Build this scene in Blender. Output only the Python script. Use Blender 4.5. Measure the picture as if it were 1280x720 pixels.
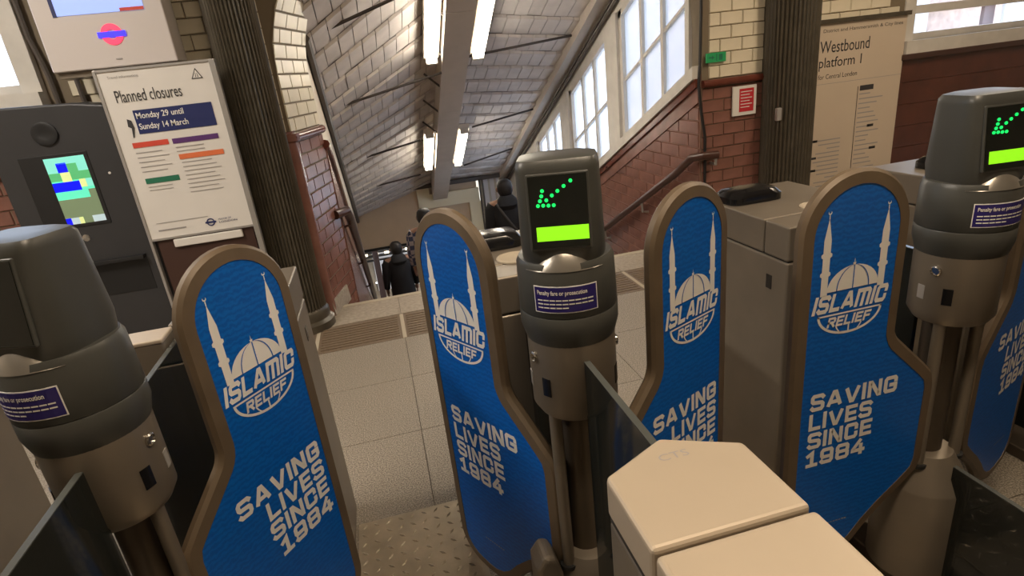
import bpy, bmesh, math, random
from mathutils import Vector, Matrix
random.seed(7)
for o in list(bpy.data.objects): bpy.data.objects.remove(o)
SC = bpy.context.scene
COL = SC.collection
PI = math.pi
H = 1.5

# ---------------------------------------------------------------- camera
def cam_axes(yaw, pit, rol):
    c, s = math.cos(yaw), math.sin(yaw); Rz = Matrix(((c, -s, 0), (s, c, 0), (0, 0, 1)))
    c, s = math.cos(pit), math.sin(pit); Rx = Matrix(((1, 0, 0), (0, c, -s), (0, s, c)))
    c, s = math.cos(rol), math.sin(rol); Rr = Matrix(((c, -s, 0), (s, c, 0), (0, 0, 1)))
    return Rr @ Rx @ Matrix(((1, 0, 0), (0, 0, -1), (0, 1, 0))) @ Rz
M = cam_axes(0.20102529, 0.35822708, -0.11598897)
cd = bpy.data.cameras.new('camera'); cam = bpy.data.objects.new('camera', cd); COL.objects.link(cam)
X, Y, Z = M[0], -M[1], -M[2]
cam.matrix_world = Matrix(((X[0], Y[0], Z[0], 0), (X[1], Y[1], Z[1], 0), (X[2], Y[2], Z[2], H), (0, 0, 0, 1)))
cd.sensor_width = 36; cd.lens = 728.2 / 1280 * 36; cd.clip_start = 0.02; cd.clip_end = 200
SC.camera = cam
# ---------------------------------------------------------------- sky and exposure
w = bpy.data.worlds.new('overcast_sky'); SC.world = w; w.use_nodes = True
nt = w.node_tree; bg = nt.nodes['Background']
tc = nt.nodes.new('ShaderNodeTexCoord'); nz = nt.nodes.new('ShaderNodeTexNoise'); nz.inputs['Scale'].default_value = 2.5; nz.inputs['Detail'].default_value = 4
cr = nt.nodes.new('ShaderNodeValToRGB'); cr.color_ramp.elements[0].position = .4; cr.color_ramp.elements[1].position = .65
cr.color_ramp.elements[0].color = (.62, .78, 1, 1); cr.color_ramp.elements[1].color = (.92, .96, 1, 1)
nt.links.new(tc.outputs['Generated'], nz.inputs['Vector']); nt.links.new(nz.outputs['Fac'], cr.inputs['Fac']); nt.links.new(cr.outputs['Color'], bg.inputs['Color'])
bg.inputs['Strength'].default_value = 4.6
SC.view_settings.view_transform = 'Standard'; SC.view_settings.look = 'None'; SC.view_settings.gamma = 1
SC.view_settings.use_curve_mapping = False
SC.view_settings.exposure = 0.0
LAMP_HALL = 56.0
LAMP_STAIR = 22.0

# ---------------------------------------------------------------- materials
MATS = {}
def mat(name, col, rough=.5, metal=0, noise=0, nscale=20, bump=0, bscale=60, emit=None, estr=1, spec=.5, alpha=1, trans=0, col2=None, speck=False):
    m = bpy.data.materials.new(name); m.use_nodes = True; t = m.node_tree; b = t.nodes['Principled BSDF']
    b.inputs['Base Color'].default_value = (*col, 1); b.inputs['Roughness'].default_value = rough; b.inputs['Metallic'].default_value = metal
    b.inputs['Specular IOR Level'].default_value = spec; b.inputs['Transmission Weight'].default_value = trans; b.inputs['Alpha'].default_value = alpha
    if emit: b.inputs['Emission Color'].default_value = (*emit, 1); b.inputs['Emission Strength'].default_value = estr
    if noise or bump:
        tc = t.nodes.new('ShaderNodeTexCoord')
    if noise:
        n = t.nodes.new('ShaderNodeTexNoise'); n.inputs['Scale'].default_value = nscale; n.inputs['Detail'].default_value = 5
        r = t.nodes.new('ShaderNodeValToRGB'); r.color_ramp.elements[0].position = .3; r.color_ramp.elements[1].position = .7
        if speck: r.color_ramp.elements[0].position = .42; r.color_ramp.elements[1].position = .6
        c2 = col2 or tuple(min(1, c * (1 + noise)) for c in col); c1 = tuple(c * (1 - noise) for c in col) if not col2 else col
        r.color_ramp.elements[0].color = (*c1, 1); r.color_ramp.elements[1].color = (*c2, 1)
        t.links.new(tc.outputs['Object'], n.inputs['Vector']); t.links.new(n.outputs['Fac'], r.inputs['Fac']); t.links.new(r.outputs['Color'], b.inputs['Base Color'])
    if bump:
        n2 = t.nodes.new('ShaderNodeTexNoise'); n2.inputs['Scale'].default_value = bscale; bp = t.nodes.new('ShaderNodeBump'); bp.inputs['Strength'].default_value = bump; bp.inputs['Distance'].default_value = .004
        t.links.new(tc.outputs['Object'], n2.inputs['Vector']); t.links.new(n2.outputs['Fac'], bp.inputs['Height']); t.links.new(bp.outputs['Normal'], b.inputs['Normal'])
    MATS[name] = m; return m
mat('steel', (.215, .182, .142), .42, .45, .08, 6)
mat('steel_dark', (.10, .08, .06), .4, .6, .1, 8)
mat('lid', (.45, .375, .285), .4, .15, .04, 5)
mat('seam', (.03, .026, .022), .7)
mat('head', (.052, .053, .048), .38, 0, .06, 10)
mat('head_visor', (.25, .23, .20), .3, .6)
mat('display', (.004, .006, .005), .12)
mat('led', (.0, .3, .05), .4, emit=(.01, .95, .14), estr=1.25)
mat('lime', (.25, .8, .02), .4, emit=(.27, .82, .01), estr=.75)
mat('label_navy', (.02, .012, .13), .4)
mat('print_white', (.78, .76, .72), .5)
mat('print_grey', (.33, .31, .30), .6)
mat('print_dark', (.035, .033, .035), .6)
mat('print_navy', (.012, .02, .11), .5)
mat('print_red', (.62, .07, .04), .5)
mat('print_purple', (.10, .03, .16), .5)
mat('print_orange', (.7, .17, .06), .5)
mat('print_green', (.02, .16, .09), .5)
mat('paddle_rim', (.135, .098, .062), .5, .15, .1, 14)
mat('glass_tint', (.012, .015, .014), .06, spec=.5, alpha=.86)
mat('glass_edge', (.07, .075, .07), .2)
mat('black_gloss', (.008, .008, .009), .18)
mat('black_matt', (.012, .012, .012), .6)
mat('chrome', (.6, .58, .55), .2, 1)
mat('terrazzo', (.155, .13, .10), .5, 0, .5, 190, col2=(.40, .35, .285), speck=True)
mat('brown_tile', (.16, .115, .075), .5, 0, .15, 60)
mat('pale_joint', (.42, .36, .27), .7)
mat('grout', (.13, .11, .088), .8)
mat('plate', (.46, .39, .29), .32, .55, .15, 12, .15, 80)
mat('plate_worn_glint', (.62, .54, .42), .25, .6)  # worn lozenges, coloured lighter in place of glints the overhead lamps don't give
mat('white_brick', (.70, .63, .485), .34, 0, .12, 3, .08, 30)
mat('mortar', (.19, .15, .10), .8)
mat('red_brick', (.215, .098, .075), .24, 0, .25, 6, .1, 30)
mat('red_mortar', (.24, .125, .09), .7)
mat('dado', (.13, .035, .022), .18, 0, .2, 8)
mat('ceiling_board', (.60, .55, .52), .7, 0, .10, 5)
mat('ceiling_gap', (.33, .30, .28), .8)
mat('cream_paint', (.60, .53, .42), .5, 0, .06, 6)
mat('beam_paint', (.52, .46, .40), .55, 0, .05, 6)
mat('hall_paint', (.55, .48, .38), .7)
mat('frame_paint', (.60, .57, .52), .5, 0, .08, 8)
mat('rod', (.05, .04, .035), .6)
mat('pipe', (.09, .075, .065), .6)
mat('column', (.085, .072, .052), .35, .3, .15, 14)
mat('tube', (1, 1, 1), .5, emit=(1, .90, .74), estr=LAMP_STAIR)
mat('tube_hall', (1, 1, 1), .5, emit=(1, .86, .66), estr=4)
mat('fitting', (.55, .5, .43), .5)
mat('kiosk', (.045, .045, .048), .42, .2, .05, 6)
mat('kiosk_dark', (.012, .012, .013), .5)
mat('poster', (.72, .69, .65), .45, 0, .03, 4)
mat('alum', (.5, .48, .46), .35, .6)
mat('sign_cream', (.56, .465, .36), .5, 0, .02, 4)
mat('brown_board', (.085, .026, .015), .35, 0, .25, 7)
mat('brown_dark', (.055, .025, .018), .5)
mat('panel_brown', (.56, .42, .285), .6, 0, .05, 4)
mat('panel_yellow', (.84, .75, .53), .6)
mat('stair_tread', (.33, .28, .22), .6, 0, .2, 40)
mat('rail_brown', (.06, .025, .018), .3)
mat('disp_white', (.62, .57, .55), .35)
mat('screen_blue', (.3, .4, .8), .3, emit=(.32, .45, 1), estr=.75)
mat('glow_red', (.8, .1, .15), .4, emit=(1, .02, .10), estr=1.0)
mat('glow_blue', (.05, .05, .8), .4, emit=(.04, .02, 1), estr=1.2)
mat('s_blue', (0, 0, .7), .4, emit=(0, .005, .75), estr=1)
mat('s_teal', (.1, .7, .5), .4, emit=(.10, .62, .38), estr=.8)
mat('s_mint', (.2, .6, .5), .4, emit=(.18, .60, .50), estr=.8)
mat('s_green', (.1, .4, .15), .4, emit=(.05, .33, .13), estr=.8)
mat('s_yellow', (.6, .65, .3), .4, emit=(.50, .60, .22), estr=.8)
mat('s_olive', (.13, .17, .1), .4, emit=(.12, .16, .085), estr=.9)
mat('s_grey', (.4, .5, .5), .4, emit=(.35, .45, .5), estr=.8)
mat('exit_green', (.02, .30, .10), .4, emit=(.02, .3, .1), estr=.08)
mat('notice_red', (.5, .03, .04), .4)
mat('coat_black', (.012, .012, .015), .8)
mat('coat_blue', (.05, .06, .10), .8)
mat('trousers', (.02, .02, .024), .8)
mat('skin', (.35, .19, .13), .6)
mat('hair', (.012, .009, .008), .6)
mat('shoe', (.01, .01, .01), .5)
mat('strap', (.06, .055, .05), .6)
mat('outside_brick', (.60, .42, .33), .8, 0, .25, 10)
mat('outside_white', (.8, .8, .85), .7)
mat('platform_white_glow', (.75, .75, .77), .6, emit=(.8, .82, .9), estr=.35)  # hoarding panels glow in place of light falling on them
mat('lamp_dot', (1, .9, .7), .5, emit=(1, .85, .6), estr=3)
mat('cord', (.012, .010, .010), .6)
# blue printed vinyl of the paddles: fine wavy print
m = mat('paddle_blue', (.0, .105, .40), .42)
t = m.node_tree; b = t.nodes['Principled BSDF']; tc = t.nodes.new('ShaderNodeTexCoord'); wv = t.nodes.new('ShaderNodeTexWave')
wv.bands_direction = 'Z'; wv.inputs['Scale'].default_value = 24; wv.inputs['Distortion'].default_value = 7; wv.inputs['Detail'].default_value = 3; wv.inputs['Detail Scale'].default_value = 3
r = t.nodes.new('ShaderNodeValToRGB'); r.color_ramp.elements[0].color = (0, .088, .42, 1); r.color_ramp.elements[1].color = (.0, .128, .53, 1)
t.links.new(tc.outputs['Object'], wv.inputs['Vector']); t.links.new(wv.outputs['Fac'], r.inputs['Fac']); t.links.new(r.outputs['Color'], b.inputs['Base Color'])
# window glass: slightly milky old panes
m = bpy.data.materials.new('pane_glass'); m.use_nodes = True; t = m.node_tree; t.nodes.remove(t.nodes['Principled BSDF']); out = t.nodes['Material Output']
tr = t.nodes.new('ShaderNodeBsdfTransparent'); tr.inputs[0].default_value = (.93, .96, 1, 1); tl = t.nodes.new('ShaderNodeBsdfTranslucent'); tl.inputs[0].default_value = (.85, .9, 1, 1)
gl = t.nodes.new('ShaderNodeBsdfGlossy'); gl.inputs['Roughness'].default_value = .08
mx = t.nodes.new('ShaderNodeMixShader'); mx.inputs[0].default_value = .35; mx2 = t.nodes.new('ShaderNodeMixShader'); mx2.inputs[0].default_value = .05
t.links.new(tr.outputs[0], mx.inputs[1]); t.links.new(tl.outputs[0], mx.inputs[2]); t.links.new(mx.outputs[0], mx2.inputs[1]); t.links.new(gl.outputs[0], mx2.inputs[2]); t.links.new(mx2.outputs[0], out.inputs[0])
MATS['pane_glass'] = m
m2 = m.copy(); m2.name = 'pane_clear'; [n_ for n_ in m2.node_tree.nodes if n_.type == 'MIX_SHADER' and abs(n_.inputs[0].default_value - .35) < .01][0].inputs[0].default_value = .08; MATS['pane_clear'] = m2
# plaid jacket
m = mat('plaid', (.1, .1, .15), .8); t = m.node_tree; b = t.nodes['Principled BSDF']; tc = t.nodes.new('ShaderNodeTexCoord')
ck = t.nodes.new('ShaderNodeTexChecker'); ck.inputs['Scale'].default_value = 16; ck.inputs['Color1'].default_value = (.05, .06, .12, 1); ck.inputs['Color2'].default_value = (.38, .34, .36, 1)
t.links.new(tc.outputs['Object'], ck.inputs['Vector']); t.links.new(ck.outputs['Color'], b.inputs['Base Color'])

# ---------------------------------------------------------------- mesh helpers
class MB:
    def __init__(s): s.v = []; s.f = []; s.m = []; s.mats = []
    def mi(s, name):
        if name not in s.mats: s.mats.append(name)
        return s.mats.index(name)
    def add(s, vs, fs, m=None):
        o = len(s.v); s.v += [tuple(v) for v in vs]; s.f += [tuple(i + o for i in f) for f in fs]
        s.m += [s.mi(m) if m else 0] * len(fs); return s
    def box(s, a, b, m=None):
        x0, y0, z0 = a; x1, y1, z1 = b
        return s.add([(x0, y0, z0), (x1, y0, z0), (x1, y1, z0), (x0, y1, z0), (x0, y0, z1), (x1, y0, z1), (x1, y1, z1), (x0, y1, z1)],
                     [(0, 3, 2, 1), (4, 5, 6, 7), (0, 1, 5, 4), (1, 2, 6, 5), (2, 3, 7, 6), (3, 0, 4, 7)], m)
    def hexa(s, p, m=None):   # eight corners: bottom four, top four
        return s.add(p, [(0, 3, 2, 1), (4, 5, 6, 7), (0, 1, 5, 4), (1, 2, 6, 5), (2, 3, 7, 6), (3, 0, 4, 7)], m)
    def prism(s, poly, fn, a, b, m=None):   # poly of (p,q), fn(p,q,r)->xyz
        n = len(poly); vs = [fn(p, q, a) for p, q in poly] + [fn(p, q, b) for p, q in poly]
        return s.add(vs, [tuple(range(n))[::-1], tuple(range(n, 2 * n))] + [(i, (i + 1) % n, n + (i + 1) % n, n + i) for i in range(n)], m)
    def lathe(s, prof, c=(0, 0), n=40, m=None):
        vs = []; fs = []; k = len(prof)
        for r, z in prof:
            for i in range(n):
                a = 2 * PI * i / n; vs.append((c[0] + r * math.cos(a), c[1] + r * math.sin(a), z))
        for j in range(k - 1):
            for i in range(n): fs.append((j * n + i, j * n + (i + 1) % n, (j + 1) * n + (i + 1) % n, (j + 1) * n + i))
        fs.append(tuple(range(n))[::-1]); fs.append(tuple((k - 1) * n + i for i in range(n)))
        return s.add(vs, fs, m)
    def rings(s, rings, m=None):   # loft of equal-length loops, capped
        n = len(rings[0]); vs = [p for r in rings for p in r]; fs = []
        for j in range(len(rings) - 1):
            for i in range(n): fs.append((j * n + i, j * n + (i + 1) % n, (j + 1) * n + (i + 1) % n, (j + 1) * n + i))
        fs.append(tuple(range(n))[::-1]); fs.append(tuple((len(rings) - 1) * n + i for i in range(n)))
        return s.add(vs, fs, m)
    def tube(s, pts, r, n=8, m=None):
        pts = [Vector(p) for p in pts]; rs = []
        for i, p in enumerate(pts):
            d = (pts[min(i + 1, len(pts) - 1)] - pts[max(i - 1, 0)]).normalized()
            u = d.orthogonal() if abs(d.z) > .95 else Vector((-d.y, d.x, 0)); u.normalize(); v = d.cross(u)
            rr = r[i] if isinstance(r, (list, tuple)) else r
            rs.append([tuple(p + rr * (math.cos(2 * PI * k / n) * u + math.sin(2 * PI * k / n) * v)) for k in range(n)])
        return s.rings(rs, m)
    def mesh(s, name):
        me = bpy.data.meshes.new(name); me.from_pydata(s.v, [], s.f); me.update()
        bm = bmesh.new(); bm.from_mesh(me); bmesh.ops.recalc_face_normals(bm, faces=bm.faces); bm.to_mesh(me); bm.free()
        for i, p in enumerate(me.polygons): p.material_index = s.m[i]
        return me
    def build(s, name, material, parent=None, smooth=False, bevel=0, loc=None, rot=None):
        me = s.mesh(name)
        if s.mats and material is None:
            for n in s.mats: me.materials.append(MATS[n])
        else: me.materials.append(MATS[material])
        return link(name, me, parent, smooth, bevel, loc, rot)
def link(name, me, parent=None, smooth=False, bevel=0, loc=None, rot=None):
    o = bpy.data.objects.new(name, me); COL.objects.link(o)
    if parent: o.parent = parent
    if loc is not None: o.location = loc
    if rot is not None: o.rotation_euler = rot
    if smooth:
        for p in me.polygons: p.use_smooth = True
        me.set_sharp_from_angle(angle=math.radians(38))
    if bevel:
        b = o.modifiers.new('bevel', 'BEVEL'); b.width = bevel; b.segments = 3; b.limit_method = 'ANGLE'; b.angle_limit = math.radians(40)
    return o
def empty(name, loc, rz=0):
    o = bpy.data.objects.new(name, None); COL.objects.link(o); o.location = loc; o.rotation_euler = (0, 0, rz); o.empty_display_size = .1; return o
def tag(o, label, cat, group=None):
    o['label'] = label; o['category'] = cat
    if group: o['group'] = group
    return o
def struct(o, label=None, cat=None):
    o['kind'] = 'structure'
    if label: o['label'] = label
    if cat: o['category'] = cat
    return o
_txt = {}
def text_data(body, bold=0.0, shear=0.0):
    k = (body, bold, shear)
    if k not in _txt:
        c = bpy.data.curves.new('lettering', 'FONT'); c.body = body; c.offset = bold; c.shear = shear; c.resolution_u = 3
        o = bpy.data.objects.new('lettering', c); COL.objects.link(o); dg = bpy.context.evaluated_depsgraph_get(); dg.update()
        me = bpy.data.meshes.new_from_object(o.evaluated_get(dg)); vs = [tuple(v.co) for v in me.vertices]; fs = [tuple(p.vertices) for p in me.polygons]
        bpy.data.objects.remove(o); bpy.data.curves.remove(c); bpy.data.meshes.remove(me)
        x0 = min(v[0] for v in vs); x1 = max(v[0] for v in vs); y0 = min(v[1] for v in vs); y1 = max(v[1] for v in vs)
        _txt[k] = ([((v[0] - x0) / (x1 - x0), (v[1] - y0) / (y1 - y0)) for v in vs], fs, (x1 - x0) / (y1 - y0))
    return _txt[k]
def put_text(mb, body, fn, x0, z0, w_, h_, m=None, bold=0.0, shear=0.0, skew=0.0):
    vs, fs, asp = text_data(body, bold, shear)
    if w_ is None: w_ = h_ * asp
    mb.add([fn(x0 + a * w_, z0 + b_ * h_ + skew * a * w_) for a, b_ in vs], fs, m); return w_
GLY = {'S': (.62, [[(1, .9), (.88, 1), (.12, 1), (0, .88), (0, .64), (.12, .53), (.88, .47), (1, .36), (1, .12), (.88, 0), (.12, 0), (0, .1)]]),
 'A': (.72, [[(0, 0), (.42, 1), (.58, 1), (1, 0)], [(.18, .27), (.82, .27)]]), 'V': (.72, [[(0, 1), (.42, 0), (.58, 0), (1, 1)]]), 'I': (.0, [[(.5, 0), (.5, 1)]]),
 'N': (.64, [[(0, 0), (0, 1), (.12, 1), (.88, 0), (1, 0), (1, 1)]]), 'G': (.62, [[(1, .78), (1, .88), (.88, 1), (.12, 1), (0, .88), (0, .12), (.12, 0), (.88, 0), (1, .12), (1, .46), (.55, .46)]]),
 'L': (.52, [[(0, 1), (0, 0), (1, 0)]]), 'E': (.54, [[(1, 1), (0, 1), (0, 0), (1, 0)], [(0, .5), (.88, .5)]]), 'F': (.54, [[(1, 1), (0, 1), (0, 0)], [(0, .48), (.88, .48)]]),
 'C': (.62, [[(1, .72), (1, .88), (.88, 1), (.12, 1), (0, .88), (0, .12), (.12, 0), (.88, 0), (1, .12), (1, .28)]]), 'M': (.86, [[(0, 0), (0, 1), (.88, 1), (1, .88), (1, 0)], [(.5, 1), (.5, 0)]]),
 'R': (.62, [[(0, 0), (0, 1), (.88, 1), (1, .88), (1, .6), (.88, .48), (0, .48)], [(.5, .48), (1, 0)]]),
 '1': (.5, [[(0, .80), (.5, 1), (.5, 0)], [(0, 0), (1, 0)]]), '9': (.6, [[(0, .1), (.12, 0), (.88, 0), (1, .12), (1, .88), (.88, 1), (.12, 1), (0, .88), (0, .56), (.12, .44)], [(.12, .44), (.9, .44)]]),
 '8': (.62, [[(.12, .52), (0, .64), (0, .88), (.12, 1), (.88, 1), (1, .88), (1, .64), (.88, .52)], [(.12, .52), (0, .4), (0, .12), (.12, 0), (.88, 0), (1, .12), (1, .4), (.88, .52)], [(.12, .52), (.88, .52)]]),
 '4': (.64, [[(.62, 1), (0, .34), (0, .24), (1, .24)], [(.76, .62), (.76, 0)]])}
def block_text(mb, body, fn, x0, z0, w_, h_, th=.19, gap=.13, slant=0.0, m=None):
    # heavy squared capitals drawn as mitred strokes
    adv = [GLY[c][0] + th for c in body]; tot = sum(adv) + gap * (len(body) - 1); k = w_ / tot; x = 0
    for c, a in zip(body, adv):
        gw = GLY[c][0]
        for ip, pl in enumerate(GLY[c][1]):
            P = [Vector((x + th / 2 + p * gw, th / 2 + q * (1 - th))) for p, q in pl]; n = len(P); Lf, Rt = [], []
            for i in range(n):
                d0 = (P[i] - P[i - 1]).normalized() if i else None; d1 = (P[i + 1] - P[i]).normalized() if i < n - 1 else None
                d0 = d0 or d1; d1 = d1 or d0; b_ = Vector((-d0.y - d1.y, d0.x + d1.x)); b_ = b_ * (th / max(.55, b_.length_squared)); e = Vector((0, 0))
                if i == 0: e = -d1 * th / 2
                if i == n - 1: e = d0 * th / 2
                if c in 'AV' : e = e * .3 if i in (0, n - 1) and len(pl) > 2 else e * 0
                if n == 2 and c in 'I': e = e
                Lf.append(P[i] + b_ + e); Rt.append(P[i] - b_ + e)
            o = [fn(x0 + k * p.x + slant * h_ * p.y, z0 + h_ * p.y) for p in Lf + Rt]
            o = [(q[0], q[1] * (1 + .008 * ip), q[2]) for q in o]
            mb.add(o, [(i, i + 1, n + i + 1, n + i) for i in range(n - 1)], m)
        x += a + gap
def flat(mb, poly, fn, m=None): mb.add([fn(p, q) for p, q in poly], [tuple(range(len(poly)))], m)
def rect(mb, x0, z0, x1, z1, fn, m=None): flat(mb, [(x0, z0), (x1, z0), (x1, z1), (x0, z1)], fn, m)

KB = 1.038
def B(x, y, z): return (KB * x, KB * y, H + KB * (z - H))     # back zone, measured at its true distance
YW = 3.9 * KB                                                  # front face of the hall's far wall
DADO = H + KB * (1.25 - H)
XL, XR = -.47 * KB, 2.32 * KB                                  # arch opening
Y0 = 4.22                                                      # top stair edge
XS = 2.32 * KB - .012                                                 # right stair wall
def SZ(y): return -.5 * (y - Y0)
HZ = 3.4

# ---------------------------------------------------------------- floor
mb = MB(); mb.box((-4, -3.5, -.2), (6.2, Y0 - .02, -.012))
floor = struct(mb.build('floor', 'grout'), 'speckled terrazzo concourse floor in front of the stairs', 'floor')
tile_me = {}
def tile(x0, y0, x1, y1, material, z=0.0, name='floor_tile'):
    k = (round(x1 - x0, 3), round(y1 - y0, 3), material)
    if k not in tile_me:
        g = .0015; t_ = MB(); t_.box((g, g, -.012), (k[0] - g, k[1] - g, 0)); me = t_.mesh('floor_tile'); me.materials.append(MATS[material]); tile_me[k] = me
    return link(name, tile_me[k], floor, loc=(x0, y0, z))
xs = [-.02 + .55 * i for i in range(-6, 11)]
ys = [1.815 + .535 * i for i in range(3)]
for x in xs:
    for y in ys: tile(x, y, x + .55, y + .535, 'terrazzo')
    for j in range(8): tile(x, 1.815 - .66 * (j + 1), x + .55, 1.815 - .66 * j, 'terrazzo')
for x in xs:
    tile(x, 3.42, x + .55, 3.83, 'brown_tile', name='band_tile')
    tile(x, 3.835, x + .55, Y0 - .03, 'stair_tread', z=.002, name='step_tile')
mb = MB()
for x in xs: mb.box((x - .012, 3.42, -.01), (x + .012, 3.83, .0015))
mb.build('pale_joint', 'pale_joint', floor)
mb = MB()
for x in xs[5:]:
    for k in range(9): mb.box((x + .03, 3.46 + k * .04, 0), (x + .52, 3.475 + k * .04, .004))
o = mb.build('tactile_rib', 'brown_tile', floor); o['kind'] = 'stuff'
mb = MB(); mb.box((-3.3, Y0 - .05, -.14), (XS, Y0, .004)); mb.build('step_nosing', 'pale_joint', floor)

# checker plates between the gates
def checker_plate(x0, x1, y0, y1, label):
    p = empty('tread_plate', ((x0 + x1) / 2, (y0 + y1) / 2, 0)); tag(p, label, 'floor plate')
    mb = MB(); mb.box((x0 - p.location.x, y0 - p.location.y, .0005), (x1 - p.location.x, y1 - p.location.y, .006)); mb.build('plate', 'plate', p)
    mb = MB(); s = .043; nx = int((x1 - x0) / s); ny = int((y1 - y0) / s)
    for i in range(nx):
        for j in range(ny):
            cx = x0 + (i + .5) * s - p.location.x; cy = y0 + (j + .5) * s - p.location.y
            a = (PI / 4 if (i + j) % 2 else -PI / 4) + .12; l, w_, h = .0145, .0048, .004
            c, sn = math.cos(a), math.sin(a)
            q = lambda u, v, z: (cx + u * c - v * sn, cy + u * sn + v * c, z)
            mb.add([q(-l, 0, .006), q(0, -w_, .006), q(l, 0, .006), q(0, w_, .006), q(-l * .4, 0, .006 + h), q(l * .4, 0, .006 + h)],
                   [(0, 1, 5, 4), (1, 2, 5), (2, 3, 4, 5), (3, 0, 4)])
    o = mb.build('raised_lozenge', 'plate_worn_glint', p); o['kind'] = 'stuff'
checker_plate(-.30, .115, .35, 1.815, 'diamond tread metal plate on the floor between the two open paddles')
checker_plate(.535, 1.12, .55, 1.815, 'diamond tread metal plate on the floor of the aisle with the closed paddles')

# ---------------------------------------------------------------- hall shell
def arch_z(x, rise=1.15, spring=1.62):
    c = (XL + XR) / 2; h = (XR - XL) / 2; q = max(0, 1 - ((x - c) / h) ** 2)
    return spring + rise * math.sqrt(q)
mb = MB(); T = .14
# left stretch with window hole, arch, right stretch with window hole
wl0, wl1, wlz0, wlz1 = -3.2, -1.79, 1.665, 2.7
wr0, wr1, wrz0, wrz1 = 4.17, 5.9, 1.365, 2.6
for a, b in [((-4, 0), (wl0, HZ)), ((wl0, 0), (wl1, wlz0)), ((wl0, wlz1), (wl1, HZ)), ((wl1, 0), (XL, HZ)),
             ((XR, 0), (wr0, HZ)), ((wr0, 0), (wr1, wrz0)), ((wr0, wrz1), (wr1, HZ)), ((wr1, 0), (6.2, HZ))]:
    mb.box((a[0], YW + .004, a[1]), (b[0], YW + T, b[1]))
n = 28
for i in range(n):
    xa = XL + (XR - XL) * (.5 - .5 * math.cos(PI * i / n)); xb = XL + (XR - XL) * (.5 - .5 * math.cos(PI * (i + 1) / n))
    za, zb = arch_z(xa), arch_z(xb)
    mb.hexa([(xa, YW + .004, za), (xb, YW + .004, zb), (xb, YW + T, zb), (xa, YW + T, za), (xa, YW + .004, HZ), (xb, YW + .004, HZ), (xb, YW + T, HZ), (xa, YW + T, HZ)])
wall_far = struct(mb.build('wall_far', 'mortar'), 'glazed brick wall with an arched opening to the stairs', 'wall')
brick_me = {}
def brick_mesh(l, h, material):
    k = (round(l, 3), round(h, 3), material)
    if k not in brick_me:
        g = .0022; c = .004; a, b_ = l / 2 - g, h / 2 - g; t_ = MB()
        t_.add([(-a, 0, -b_), (a, 0, -b_), (a, 0, b_), (-a, 0, b_), (-a + c, -.009, -b_ + c), (a - c, -.009, -b_ + c), (a - c, -.009, b_ - c), (-a + c, -.009, b_ - c)],
               [(0, 3, 2, 1), (4, 5, 6, 7), (0, 1, 5, 4), (1, 2, 6, 5), (2, 3, 7, 6), (3, 0, 4, 7)])
        me = t_.mesh('brick'); me.materials.append(MATS[material]); brick_me[k] = me
    return brick_me[k]
BL, BH = .178, .088
def brick_field(x0, x1, z0, z1, material, parent, fn, rot, skip=None):
    rows = int(round((z1 - z0) / BH))
    for j in range(rows):
        z = z0 + (j + .5) * BH; off = 0 if j % 2 else BL / 2; x = x0 - off
        while x < x1 - .01:
            a, b_ = max(x, x0), min(x + BL, x1); x += BL
            if b_ - a < .02: continue
            cx = (a + b_) / 2
            if skip and skip(cx, z, b_ - a): continue
            p = fn(cx, z); r = (rot[0], rot[1], rot[2] + random.uniform(-.004, .004))
            link('brick', brick_mesh(b_ - a, BH, material), parent, loc=(p[0], p[1] + random.uniform(-.001, .001), p[2]), rot=r)
fw = lambda x, z: (x, YW + .004, z)
inl = lambda x, z, l: (x + l / 2 > wl0 - .05 and x - l / 2 < wl1 + .08 and z > wlz0 - .1)
brick_field(-2.6, XL - .02, DADO + .03, DADO + .03 + BH * 13, 'white_brick', wall_far, fw, (0, 0, 0), inl)
brick_field(-2.6, XL - .02, DADO - .03 - BH * 11, DADO - .03, 'red_brick', wall_far, fw, (0, 0, 0))
brick_field(XR + .05, 3.36, DADO + .03, DADO + .03 + BH * 11, 'white_brick', wall_far, fw, (0, 0, 0))
brick_field(XR, 3.1, DADO - .03 - BH * 13, DADO - .03, 'red_brick', wall_far, fw, (0, 0, 0))
brick_field(3.36, 4.7, DADO + .03, DADO + .03 + BH * 11, 'white_brick', wall_far, fw, (0, 0, 0), lambda x, z, l: x + l / 2 > wr0 - .06 or (x < 3.95 and z < 1.45))
# arch ring above the left springing
mb = MB(); mb.tube([(-2.7, YW - .01, DADO), (XL - .01, YW - .01, DADO)], .028, 10); mb.build('dado_moulding', 'dado', wall_far, True)
mb = MB(); mb.tube([(XR, YW - .01, DADO), (3.2, YW - .01, DADO)], .028, 10); mb.build('dado_moulding', 'dado', wall_far, True)
# other hall walls, ceiling
mb = MB(); mb.box((-4.2, -3.5, 0), (-4, YW + T, HZ)); struct(mb.build('wall_left', 'hall_paint'), 'plain painted side wall left of the concourse', 'wall')
mb = MB(); mb.box((6.2, -3.5, 0), (6.4, YW + T, HZ)); struct(mb.build('wall_right', 'hall_paint'), 'plain painted side wall right of the concourse', 'wall')
mb = MB(); mb.box((-4.2, -3.7, 0), (6.4, -3.5, HZ)); struct(mb.build('wall_near', 'hall_paint'), 'plain painted wall behind the gate line', 'wall')
mb = MB(); mb.box((-4.2, -3.7, HZ), (6.4, YW + T, HZ + .15)); struct(mb.build('ceiling', 'hall_paint'), 'painted flat ceiling of the concourse', 'ceiling')

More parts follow.
